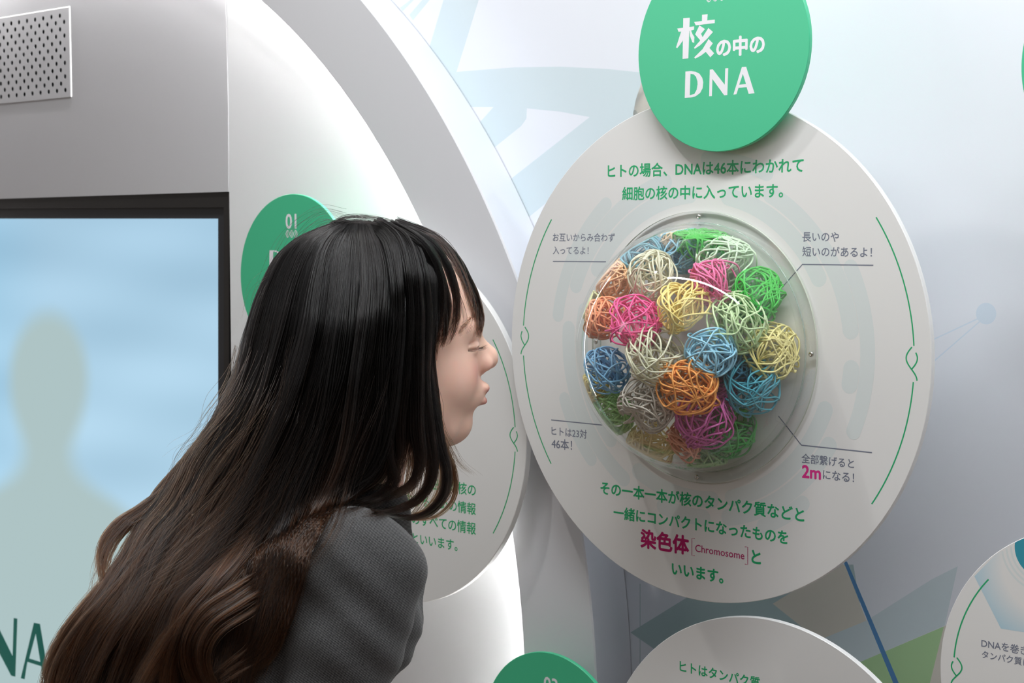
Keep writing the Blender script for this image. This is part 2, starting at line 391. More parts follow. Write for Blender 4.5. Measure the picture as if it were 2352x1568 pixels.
    poly_mesh('screen_lettering', [z5([(-300, 940), (-220, 950), (-170, 1000), (-150, 1100), (-165, 1250), (-215, 1340), (-300, 1345)]), z5([(-272, 965), (-225, 978), (-195, 1020), (-182, 1110), (-195, 1235), (-225, 1310), (-272, 1318)])], -0.0155, ink, e)
build_screen()

# ------------------------------------------------------------------ boards with printed text
def helix_mark(cx, cy, h, w, flip=1):
    """small double-helix mark drawn as two crossing strands"""
    a = [(cx + flip * w * math.sin(t * math.pi * 1.5 + 0.0), cy + h * (0.5 - t)) for t in np.linspace(0.0, 1, 26)]
    b = [(cx - flip * w * math.sin(t * math.pi * 1.5 + 0.0), cy + h * (0.5 - t)) for t in np.linspace(0.16, 0.66, 16)]
    return [a, b]
def arc(c, r, a0, a1, n=40): return [(c[0] + r * math.cos(math.radians(a)), c[1] + r * math.sin(math.radians(a))) for a in np.linspace(a0, a1, n)]
def border(root, r, side, w=0.0016, span=34.2, gap=4.0, h=0.036):
    for s in side:
        c0 = 0 if s > 0 else 180
        strip('border_line', [arc((0, 0), r, c0 + gap, c0 + span), arc((0, 0), r, c0 - gap, c0 - span)], w, 0.0001, M['green_ink'], root)
        strip('border_helix', helix_mark(s * r - s * 0.003, 0, h, 0.0066, -s), w, 0.0001, M['green_ink'], root)
def standoffs(root, r, t, depth, n=3, a0=90):
    for i in range(n):
        a = math.radians(a0 + 360 * i / n)
        rod('standoff', (r * math.cos(a), r * math.sin(a), -t), (r * math.cos(a), r * math.sin(a), -depth), 0.008, M['steel'], root)

def main_panel():
    u, z, d = -1.1057, -0.1415, D_PANEL
    e = board_root('exhibit_panel', u, z, d, 'big round white wall panel that carries the clear dome of coloured cords', 'exhibit panel')
    disc_board('board', 0.30, 0.008, M['board'], e)
    standoffs(e, 0.16, 0.008, D_WALL - d - 0.0005)
    T = lambda b, l, r, y, m, bold=0.012: lettering(b, l, r, y, d, e, 0.0001, M[m], bold)
    T('ヒトの場合、DNAは46本にわかれて', 1396, 1846, 386, 'green_ink', 0.022)
    T('細胞の核の中に入っています。', 1429, 1799, 441, 'green_ink', 0.022)
    T('お互いからみ合わず', 1270, 1412, 545, 'grey_ink')
    T('入ってるよ！', 1270, 1352, 575, 'grey_ink')
    T('長いのや', 1843, 1927, 544, 'grey_ink')
    T('短いのがあるよ！', 1843, 2003, 578, 'grey_ink')
    T('ヒトは23対', 1267, 1348, 993, 'grey_ink')
    T('46本！', 1267, 1314, 1020, 'grey_ink')
    T('全部繋げると', 1841, 1962, 1058, 'grey_ink')
    T('2m', 1842, 1886, 1084, 'pink_ink', 0.03)
    T('になる！', 1890, 1962, 1093, 'grey_ink')
    T('その一本一本が核のタンパク質などと', 1379, 1848, 1151, 'green_ink', 0.026)
    T('一緒にコンパクトになったものを', 1409, 1811, 1205, 'green_ink', 0.026)
    T('染色体', 1471, 1583, 1244, 'plum_ink', 0.035)
    T('Chromosome', 1597, 1710, 1267, 'plum_ink', 0.006)
    T('と', 1726, 1748, 1279, 'green_ink', 0.03)
    T('いいます。', 1543, 1662, 1315, 'green_ink', 0.03)
    for pts in ([(1596, 1236.5), (1589.5, 1236), (1589.5, 1275), (1596, 1276)], [(1711, 1255.5), (1717.5, 1256), (1717.5, 1296), (1711, 1295)]):
        strip('bracket', [local(pts, d, e)], 0.0008, 0.0001, M['plum_ink'], e)
    for pts in ([(1270, 600), (1392, 601)], [(2006, 609), (1843, 607), (1799, 657)], [(1266, 964), (1385, 976)], [(2003, 1039), (1841, 1022), (1788, 955)]):
        strip('callout_line', [local(pts, d, e)], 0.0013, 0.00011, M['grey_ink'], e)
    border(e, 0.2797, (-1, 1))
    # pale ring of rounded dashes around the dome
    dc = (-1.1051 - u, -0.1371 - z)
    def dashes(L, w, zl, m):
        for r, a0, a1 in L:
            a0, a1 = min(a0, a1), max(a0, a1)
            V = arc(dc, r, a0, a1, max(8, int(abs(a1 - a0) / 2)))
            outer = arc(dc, r + w / 2, a0, a1, 24) + [(dc[0] + r * math.cos(math.radians(a1)) + w / 2 * math.cos(math.radians(a1 + t)), dc[1] + r * math.sin(math.radians(a1)) + w / 2 * math.sin(math.radians(a1 + t))) for t in np.linspace(15, 165, 8)] \
                + arc(dc, r - w / 2, a1, a0, 24) + [(dc[0] + r * math.cos(math.radians(a0)) + w / 2 * math.cos(math.radians(a0 + t)), dc[1] + r * math.sin(math.radians(a0)) + w / 2 * math.sin(math.radians(a0 + t))) for t in np.linspace(195, 345, 8)]
            poly_mesh('printed_dash', [outer], zl, m, e)
    band = [arc(dc, 0.158, 0, 360, 120), arc(dc, 0.160, 0, 360, 120)]
    dashes([(0.1815, 28, 78), (0.1815, -20, -75), (0.1815, 95, 150), (0.1815, 168, 222), (0.1815, 240, 276)], 0.020, 0.00003, M['pattern'])
    dashes([(0.2035, 8, 62), (0.2035, -4, -9), (0.2035, -30, -78), (0.2035, 105, 160), (0.2035, 176, 236), (0.2035, 255, 272)], 0.020, 0.00005, M['pattern'])
    dashes([(0.223, -22, 26), (0.223, 66, 88), (0.223, 130, 172), (0.223, 200, 222), (0.223, -50, -66)], 0.018, 0.00007, M['pattern'])
    return e
main_panel()

def sign(u, z, d, r, label, group=None):
    e = board_root('round_sign', u, z, d, label, 'sign', group)
    disc_board('board', r, 0.006, M['green'], e, 128)
    return e
def helix_icon(root, cx, cy, w, h):
    xs = np.linspace(-1, 1, 41)
    a = [(cx + w / 2 * x, cy + h / 2 * math.cos(x * math.pi * 1.5)) for x in xs]; b = [(cx + w / 2 * x, cy - h / 2 * math.cos(x * math.pi * 1.5)) for x in xs]
    rungs = [[(cx + w / 2 * x, cy - h / 2 * math.cos(x * math.pi * 1.5) * 0.9), (cx + w / 2 * x, cy + h / 2 * math.cos(x * math.pi * 1.5) * 0.9)] for x in (-0.94, -0.8, -0.66, -0.18, 0.0, 0.18, 0.66, 0.8, 0.94)]
    strip('helix_icon', [a, b] + rungs, w * 0.03, 0.0001, M['white_ink'], root)

def top_sign():
    d = D_PANEL - 0.017
    e = sign(-1.0684, 0.2107, d, 0.1184, 'light green round sign reading DNA overlapping the top of the big dome panel')
    standoffs(e, 0.07, 0.006, 0.0169, 3, 210)
    z2 = lambda L: local([(1420 + x * 0.24236, y * 0.24236) for x, y in L], d, e)
    for L in ([(617, 173), (678, 168), (665, 553), (610, 557)], [(560, 270), (720, 250), (718, 282), (690, 290), (572, 302)], [(600, 290), (630, 290), (612, 385), (585, 425), (560, 455), (548, 450)],
              [(676, 285), (692, 292), (705, 325), (722, 350), (720, 407), (703, 400), (680, 340)], [(795, 140), (848, 135), (843, 200), (793, 205)], [(720, 208), (916, 185), (915, 219), (735, 240)],
              [(770, 240), (822, 275), (785, 320), (800, 352), (855, 265), (898, 303), (840, 370), (775, 430), (725, 463), (720, 450), (778, 383), (730, 325)],
              [(857, 370), (897, 410), (865, 455), (910, 505), (873, 543), (830, 492), (780, 530), (730, 555), (720, 545), (800, 465)]):
        poly_mesh('heading_stroke', [z2(L)], 0.0001 + 0.000002 * (L[0][0] % 7), M['white_ink'], e)
    lettering('の中の', 1645, 1757, 105, d, e, 0.0001, M['white_ink'], 0.04)
    poly_mesh('heading_letter', [z2([(637, 678), (690, 673), (735, 680), (772, 700), (797, 738), (806, 780), (800, 835), (777, 880), (735, 912), (690, 924), (631, 928)]), z2([(685, 699), (715, 704), (738, 727), (751, 770), (752, 800), (744, 850), (722, 890), (678, 902)])], 0.0001, M['white_ink'], e)
    poly_mesh('heading_letter', [z2([(868, 660), (897, 657), (1010, 803), (1015, 648), (1043, 645), (1034, 900), (1005, 903), (893, 748), (888, 910), (862, 912)])], 0.0001, M['white_ink'], e)
    poly_mesh('heading_letter', [z2([(1172, 635), (1213, 632), (1292, 883), (1237, 890), (1217, 825), (1140, 833), (1120, 893), (1092, 896)]), z2([(1182, 700), (1211, 795), (1147, 803)])], 0.0001, M['white_ink'], e)
    c = local([(1643, -8)], d, e)[0]; helix_icon(e, c[0], c[1], 0.027, 0.0105)
    lettering('02', 1628, 1658, -48, d, e, 0.0001, M['white_ink'], 0.02)
top_sign()

def first_panel():
    d = 1.588
    u, z = -1.6453, -0.2750
    e = board_root('exhibit_panel', u, z, d, 'round white panel partly hidden behind the person’s head and shoulder', 'exhibit panel')
    disc_board('board', 0.2529, 0.010, M['board'], e)
    standoffs(e, 0.13, 0.010, D_BACK - d - 0.0005)
    for b, l, r, y in (('細胞の核の', 987, 1093, 1118), ('には、生きるための情報', 872, 1093, 1152), ('のすべての情報', 946, 1093, 1202), ('といいます。', 947, 1051, 1244)):
        lettering(b, l, r, y, d, e, 0.0001, M['green_ink'], 0.014)
    border(e, 0.2331, (-1, 1), h=0.032)
    d2 = 1.570
    s = sign(-1.8386, -0.0675, d2, 0.1234, 'dark green round sign numbered 01 half hidden by the top of the person’s hair')
    standoffs(s, 0.06, 0.006, d - d2 - 0.0001, 3, 270)
    lettering('01', 656, 681, 508, d2, s, 0.0001, M['white_ink'], 0.02)
    c = local([(670, 537)], d2, s)[0]; helix_icon(s, c[0], c[1], 0.027, 0.0105)
    zz = lambda L: local([(520 + x * 0.2041, 420 + y * 0.2041) for x, y in L], d2, s)
    poly_mesh('heading_letter', [zz([(485, 757), (560, 760), (620, 790), (655, 850), (650, 930), (610, 1000), (550, 1035), (483, 1035)]), zz([(527, 770), (560, 778), (600, 810), (615, 860), (612, 920), (585, 980), (525, 1015)])], 0.0001, M['white_ink'], s)
    poly_mesh('heading_letter', [zz([(700, 765), (728, 768), (835, 950), (840, 778), (866, 782), (860, 1060), (835, 1058), (725, 880), (720, 1045), (695, 1043)])], 0.0001, M['white_ink'], s)
    poly_mesh('heading_letter', [zz([(975, 790), (1015, 793), (1090, 1090), (1040, 1085), (1022, 1010), (945, 1003), (928, 1070), (902, 1067)]), zz([(985, 860), (1015, 975), (952, 968)])], 0.0001, M['white_ink'], s)
first_panel()

def other_panels():
    d = D_PANEL
    e = board_root('exhibit_panel', -1.0077, -0.6902, d, 'round white panel at the bottom, under the big dome panel', 'exhibit panel')
    disc_board('board', 0.2414, 0.008, M['board'], e)
    standoffs(e, 0.13, 0.008, D_WALL - d - 0.0005)
    lettering('ヒトはタンパク質', 1561, 1746, 1549, d, e, 0.0001, M['green_ink'], 0.02)
    border(e, 0.222, (-1, 1), h=0.032)
    d3 = D_PANEL - 0.012
    s = sign(-1.3269, -0.6609, d3, 0.1180, 'dark green round sign at the bottom, left of the lower white panel')
    standoffs(s, 0.06, 0.006, D_WALL - d3 - 0.0005, 3, 270)
    lettering('03', 1249, 1281, 1572, d3, s, 0.0001, M['white_ink'], 0.02)
    e = board_root('exhibit_panel', -0.6215, -0.4626, d, 'round white panel cut by the lower right corner, with a pale blue hexagon print', 'exhibit panel')
    disc_board('board', 0.168, 0.008, M['board'], e)
    standoffs(e, 0.09, 0.008, D_WALL - d - 0.0005)
    lettering('DNAを巻き', 2254, 2360, 1485, d, e, 0.0001, M['grey_ink'])
    lettering('タンパク質に', 2255, 2366, 1512, d, e, 0.0001, M['grey_ink'])
    strip('border_line', [arc((0, 0), 0.1525, 180 - 4, 180 - 41)], 0.0016, 0.0001, M['green_ink'], e)
    strip('border_helix', helix_mark(-0.149, -0.004, 0.03, 0.006, 1), 0.0016, 0.0001, M['green_ink'], e)
    inb = lambda L: [(x * min(1, 0.1672 / math.hypot(x, y)), y * min(1, 0.1672 / math.hypot(x, y))) for x, y in L]
    hx = local([(2238, 1323), (2299, 1443), (2380, 1456), (2430, 1330), (2380, 1240), (2290, 1270)], d, e)
    hexm = bpy.data.materials.new('pale_blue_fade_print'); hexm.use_nodes = True; nt = hexm.node_tree; b = nt.nodes['Principled BSDF']; b.inputs['Roughness'].default_value = 0.32
    tc = nt.nodes.new('ShaderNodeTexCoord'); sp = nt.nodes.new('ShaderNodeVectorMath'); sp.operation = 'DISTANCE'; cr = nt.nodes.new('ShaderNodeValToRGB')
    cx, cy = local([(2400, 1310)], d, e)[0]; sp.inputs[1].default_value = (cx, cy, 0)
    rr = math.dist((cx, cy), hx[1])
    ml = nt.nodes.new('ShaderNodeMath'); ml.operation = 'DIVIDE'; ml.inputs[1].default_value = rr
    cr.color_ramp.elements[0].position = 0.55; cr.color_ramp.elements[0].color = (*srgb(229, 229, 227), 1); cr.color_ramp.elements[1].color = (*srgb(176, 208, 222), 1)
    nt.links.new(tc.outputs['Object'], sp.inputs[0]); nt.links.new(sp.outputs['Value'], ml.inputs[0]); nt.links.new(ml.outputs[0], cr.inputs[0]); nt.links.new(cr.outputs[0], b.inputs['Base Color'])
    poly_mesh('printed_hexagon', [inb(hx)], 0.00004, hexm, e)
    c = local([(2395, 1262)], d, e)[0]
    poly_mesh('printed_disc', [inb(arc(c, 0.030, 0, 354, 60))], 0.0001, M['teal_print'], e)
    strip('printed_ring', [[p for p in arc(c, q, 100, 320, 60) if math.hypot(*p) < 0.1662] for q in (0.034, 0.039, 0.044)], 0.0022, 0.0001, M['pattern'], e)
    d4 = D_PANEL - 0.012
    ul, zl = uv(2345.5, 150, d4)
    s = sign(ul + 0.118, zl, d4, 0.118, 'sliver of a green round sign at the far right edge of the picture')
    standoffs(s, 0.06, 0.006, D_WALL - d4 - 0.0005, 3, 270)
other_panels()

# ------------------------------------------------------------------ clear dome and its screws
DOME_R = 0.1475
dome_u, dome_z, dome_d = -1.1051, -0.1371, D_PANEL - 0.0005
def clear_plastic(name, tint, haze, fres=1.0):
    m = bpy.data.materials.new(name); m.use_nodes = True; nt = m.node_tree; nt.nodes.clear()
    out = nt.nodes.new('ShaderNodeOutputMaterial'); tr = nt.nodes.new('ShaderNodeBsdfTransparent'); gl = nt.nodes.new('ShaderNodeBsdfGlossy'); df = nt.nodes.new('ShaderNodeBsdfTranslucent')
    d2 = nt.nodes.new('ShaderNodeBsdfDiffuse')
    tr.inputs[0].default_value = (*tint, 1); gl.inputs['Roughness'].default_value = 0.025; gl.inputs['Color'].default_value = (1, 1, 1, 1)
    lw = nt.nodes.new('ShaderNodeLayerWeight'); lw.inputs['Blend'].default_value = 0.5
    pw = nt.nodes.new('ShaderNodeMath'); pw.operation = 'POWER'; pw.inputs[1].default_value = 4.0
    mu = nt.nodes.new('ShaderNodeMath'); mu.operation = 'MULTIPLY_ADD'; mu.inputs[1].default_value = 0.75 * fres; mu.inputs[2].default_value = 0.065; mu.use_clamp = True
    mx = nt.nodes.new('ShaderNodeMixShader'); m2 = nt.nodes.new('ShaderNodeMixShader'); m2.inputs[0].default_value = haze
    nt.links.new(lw.outputs['Facing'], pw.inputs[0]); nt.links.new(pw.outputs[0], mu.inputs[0]); nt.links.new(mu.outputs[0], mx.inputs[0])
    nt.links.new(tr.outputs[0], m2.inputs[1]); nt.links.new(d2.outputs[0], m2.inputs[2]); d2.inputs[0].default_value = (0.85, 0.92, 0.90, 1)
    nt.links.new(m2.outputs[0], mx.inputs[1]); nt.links.new(gl.outputs[0], mx.inputs[2]); nt.links.new(mx.outputs[0], out.inputs[0])
    return m
def build_dome():
    e = board_root('dome_cover', dome_u, dome_z, dome_d, 'clear acrylic dome screwed to the big round panel over the coloured cords', 'dome')
    clear = clear_plastic('clear_acrylic', (0.992, 1.0, 0.996), 0.015)
    edge = mat('acrylic_cut_edge', srgb(196, 204, 190), 0.25, 0.5)
    nr, ns = 48, 128; V, Fc = [], []
    for j in range(nr):
        a = math.pi / 2 * j / nr
        for i in range(ns): V.append((DOME_R * math.cos(a) * math.cos(2 * math.pi * i / ns), DOME_R * math.cos(a) * math.sin(2 * math.pi * i / ns), 0.0035 + DOME_R * 0.98 * math.sin(a)))
    V.append((0, 0, 0.0035 + DOME_R * 0.98))
    for j in range(nr - 1):
        for i in range(ns): Fc.append((j * ns + i, j * ns + (i + 1) % ns, (j + 1) * ns + (i + 1) % ns, (j + 1) * ns + i))
    Fc += [((nr - 1) * ns + i, (nr - 1) * ns + (i + 1) % ns, nr * ns) for i in range(ns)]
    mesh('dome', V, Fc, clear, e, True)
    R1, R0 = 0.1615, DOME_R; V, Fc, mi = [], [], []
    for rr, zz in ((R0, 0.0038), (R1, 0.0038), (R1, 0.0008)):
        V += [(rr * math.cos(2 * math.pi * i / ns), rr * math.sin(2 * math.pi * i / ns), zz) for i in range(ns)]
    for k in range(2):
        for i in range(ns): Fc.append((k * ns + i, (k + 1) * ns + i, (k + 1) * ns + (i + 1) % ns, k * ns + (i + 1) % ns)); mi.append(k)
    mesh('flange', V, Fc, [clear, edge], e, False, mi)
    # thin bright line where the dome meets its flange
    V, Fc = [], []
    for i in range(ns):
        for q in range(6): 
            rr = R0 + 0.0010 * math.cos(q * math.pi / 3); V.append((rr * math.cos(2 * math.pi * i / ns), rr * math.sin(2 * math.pi * i / ns), 0.0042 + 0.0010 * math.sin(q * math.pi / 3)))
    for i in range(ns):
        for q in range(6): Fc.append((i * 6 + q, ((i + 1) % ns) * 6 + q, ((i + 1) % ns) * 6 + (q + 1) % 6, i * 6 + (q + 1) % 6))
    mesh('bonded_rim', V, Fc, clear_plastic('acrylic_bead', (0.80, 0.86, 0.83), 0.25), e, True)
    for k in range(4):
        a = k * math.pi / 2; c = (0.1547 * math.cos(a), 0.1547 * math.sin(a)); V, Fc = [], []
        prof = [(0.0031, 0.0039), (0.0031, 0.0049), (0.0026, 0.0058), (0.0016, 0.0064), (0.0013, 0.0064), (0.0010, 0.0054)]
        for rr, zz in prof: V += [(c[0] + rr * math.cos(i * math.pi / 10), c[1] + rr * math.sin(i * math.pi / 10), zz) for i in range(20)]
        V.append((c[0], c[1], 0.0054))
        for j in range(5):
            for i in range(20): Fc.append((j * 20 + i, j * 20 + (i + 1) % 20, (j + 1) * 20 + (i + 1) % 20, (j + 1) * 20 + i))
        Fc += [(100 + i, 100 + (i + 1) % 20, 120) for i in range(20)]
        mesh('screw', V, Fc, M['steel'], e, True)
build_dome()

# ------------------------------------------------------------------ the tangled cords inside the dome
def cord_path(rng, r, n_ctrl=46, squash=(1, 1, 1)):
    """one long cord wound loosely into a ball: a wandering great circle whose axis keeps turning"""
    unit = lambda v: v / np.linalg.norm(v)
    pts = []; ax = unit(rng.normal(size=3)); cd_ = unit(rng.normal(size=3)); t = rng.uniform(0, 6.28); rho, tgt = 0.85, 0.9
    for i in range(n_ctrl):
        ax = unit(ax + rng.normal(size=3) * 0.17); cd_ = unit(cd_ + rng.normal(size=3) * 0.16)
        a = unit(np.cross(ax, (0.3, 0.5, 0.8))); b = np.cross(ax, a)
        if rng.random() < 0.12: tgt = rng.uniform(0.82, 1.0) if rng.random() < 0.55 else rng.uniform(0.32, 0.75)
        rho += (tgt - rho) * 0.3; t += 0.62 / max(rho, 0.5) ** 0.5
        pts.append(((a * math.cos(t) + b * math.sin(t)) * rho + cd_ * (1.02 - rho) * 0.95) * r * np.array(squash) + rng.normal(size=3) * 0.018 * r)
    return np.array(pts)
def spline(P, per):
    P = np.asarray(P, float); Q = np.vstack([2 * P[0] - P[1], P, 2 * P[-1] - P[-2]])
    t = np.linspace(0, 1, per, endpoint=False)[:, None]; out = []
    for i in range(len(P) - 1):
        a, b, c, d = Q[i:i + 4]
        out.append(0.5 * ((2 * b) + (c - a) * t + (2 * a - 5 * b + 4 * c - d) * t ** 2 + (3 * b - a - 3 * c + d) * t ** 3))
    return np.vstack(out + [P[-1:]])
def tube(name, path, rad, m, parent=None, k=6):
    T = np.gradient(path, axis=0); T /= np.linalg.norm(T, axis=1)[:, None] + 1e-12
    nrm = np.zeros_like(T); v = np.cross(T[0], (0.31, 0.82, 0.47)); v /= np.linalg.norm(v)
    for i in range(len(T)):
        v = v - T[i] * (v @ T[i]); v /= np.linalg.norm(v) + 1e-12; nrm[i] = v
    B = np.cross(T, nrm); n = len(path)
    ang = np.arange(k) * 2 * math.pi / k
    V = (path[:, None] + rad * (np.cos(ang)[None, :, None] * nrm[:, None] + np.sin(ang)[None, :, None] * B[:, None])).reshape(-1, 3)
    i = np.arange(n - 1)[:, None] * k; q = np.arange(k)[None]; q2 = (q + 1) % k
    Fc = np.stack([i + q, i + q2, i + k + q2, i + k + q], -1).reshape(-1, 4)
    return mesh(name, V, list(Fc) + [tuple(reversed(range(k))), tuple(range((n - 1) * k, n * k))], m, parent, True)

CORDS = [  # centre in the zoomed photograph, radius there, how deep behind the dome skin, colour, label
 (600, 190, 92, 0.004, (246, 214, 176), 'pale peach cord tangle at the very top of the dome'),
 (845, 178, 140, 0.004, (64, 190, 62), 'mid green cord tangle at the top right of the dome, above the pale mint one'),
 (680, 255, 125, 0.012, (150, 208, 238), 'light blue cord tangle near the top, under the green one'),
 (420, 265, 125, 0.006, (106, 172, 190), 'dusty teal cord tangle at the upper left of the dome'),
 (985, 315, 150, 0.006, (206, 232, 196), 'pale mint cord tangle at the upper right, above the bright green one'),
 (470, 390, 128, 0.014, (232, 228, 196), 'cream cord tangle at upper left, above the hot pink one'),
 (820, 430, 130, 0.010, (244, 106, 164), 'pink cord tangle under the streak of light, right of the centre'),
 (275, 410, 108, 0.010, (250, 196, 140), 'peach cord tangle at the left, beside the cream one'),
 (125, 550, 78, 0.004, (226, 230, 156), 'yellow green cord tangle at the far left edge, behind the peach ones'),
 (215, 640, 118, 0.008, (250, 160, 106), 'salmon orange cord tangle at the left edge, behind the hot pink one'),
 (370, 650, 140, 0.010, (246, 70, 146), 'hot pink cord tangle left of the yellow one'),
 (650, 570, 142, 0.012, (250, 226, 128), 'bright yellow cord tangle in the middle of the dome'),
 (1095, 505, 140, 0.006, (36, 186, 40), 'bright green cord tangle at the right edge, under the pale mint one'),
 (950, 655, 150, 0.014, (200, 228, 168), 'pale green cord tangle right of the bright yellow one'),
 (1140, 810, 140, 0.006, (240, 228, 140), 'pale yellow cord tangle at the right edge, above the teal one'),
 (795, 810, 125, 0.012, (142, 206, 232), 'sky blue cord tangle above the orange one'),
 (500, 842, 148, 0.016, (222, 222, 190), 'cream cord tangle under the hot pink one'),
 (222, 915, 122, 0.006, (112, 178, 220), 'blue cord tangle at the lower left edge'),
 (1030, 1015, 142, 0.008, (44, 148, 170), 'dark teal cord tangle at the lower right'),
 (670, 1005, 150, 0.006, (252, 160, 66), 'orange cord tangle at lower centre'),
 (455, 1105, 145, 0.010, (196, 188, 174), 'taupe grey cord tangle left of the orange one'),
 (770, 1195, 150, 0.006, (200, 78, 160), 'magenta cord tangle just below the orange one'),
 (1030, 1230, 135, 0.030, (34, 160, 40), 'dark green cord tangle at the lower right, beside the magenta one'),
 (470, 1335, 128, 0.004, (240, 222, 150), 'soft yellow cord tangle at the bottom left of the dome'),
 (680, 1310, 110, 0.010, (240, 160, 122), 'salmon cord tangle at the bottom, under the magenta one'),
 (800, 1395, 105, 0.004, (166, 216, 146), 'pale green cord tangle at the very bottom of the dome'),
 (265, 1150, 115, 0.008, (140, 206, 110), 'leaf green cord tangle at the lower left, beside the taupe one'),
 (150, 1010, 82, 0.004, (242, 220, 110), 'yellow cord tangle at the lower left edge, behind the blue one'),
 (940, 900, 110, 0.040, (36, 110, 142), 'deep blue cord tangle half hidden between the sky blue and dark teal ones'),
 (840, 1040, 95, 0.040, (150, 50, 110), 'plum cord tangle half hidden behind the orange one'),
]
def build_cords():
    c = np.array(wall_pt(dome_u, dome_z, dome_d)) + 0.0035 * N
    for i, (zx, zy, zr, deep, col, label) in enumerate(CORDS):
        px, py = 1300 + zx * 0.4147, 470 + zy * 0.4147
        r = zr * 0.4147 / F_PX * 1.80 * 1.19
        lim = DOME_R * 0.965 - 0.55 * r - deep
        dr = ray(px, py); dr /= np.linalg.norm(dr)
        oc = CAM - c; b = oc @ dr; disc = b * b - (oc @ oc - lim * lim)
        t = -b - math.sqrt(max(disc, 0.0))
        p = CAM + dr * t
        h = (p - c) @ N
        if h < r * 0.5 + 0.004: p = p + N * (r * 0.5 + 0.004 - h)
        rng = np.random.default_rng(100 + i * 7)
        path = spline(cord_path(rng, r, 230), 5)
        q = path + (p - c)
        for _ in range(2):                        # pressed against the dome and the board behind
            L = np.linalg.norm(q, axis=1); k = DOME_R * 0.955
            q = q * np.where(L > k, (k + (L - k) * 0.06) / L, 1.0)[:, None]
            hN = q @ N; q = q + np.where(hN < 0.003, 0.003 + 0.05 * hN - hN, 0.0)[:, None] * N
        path = q - (p - c)
        o = tube('cord_tangle', path, 0.00112, mat('hazed_cord_colour', srgb(*[c + (255 - c) * 0.16 for c in col]), 0.4, 0.45))  # colours whitened for the gloss haze lying over the cords
        o.location = p
        tag(o, label, 'cord', 'tangled coloured cords inside the clear dome')
build_cords()
# ------------------------------------------------------------------ the person
HS, HYAW = 0.96, math.radians(16)
HC = at(908, 792, 1.70)
HF = np.array([math.cos(HYAW), math.sin(HYAW), 0.0]); HL = np.array([-math.sin(HYAW), math.cos(HYAW), 0.0])
def head_pt(x, y, z): return HC + HS * (x * HF + y * HL + z * Z)
def to_head(p): q = (np.asarray(p) - HC) / HS; return np.array([q @ HF, q @ HL, q[2]])

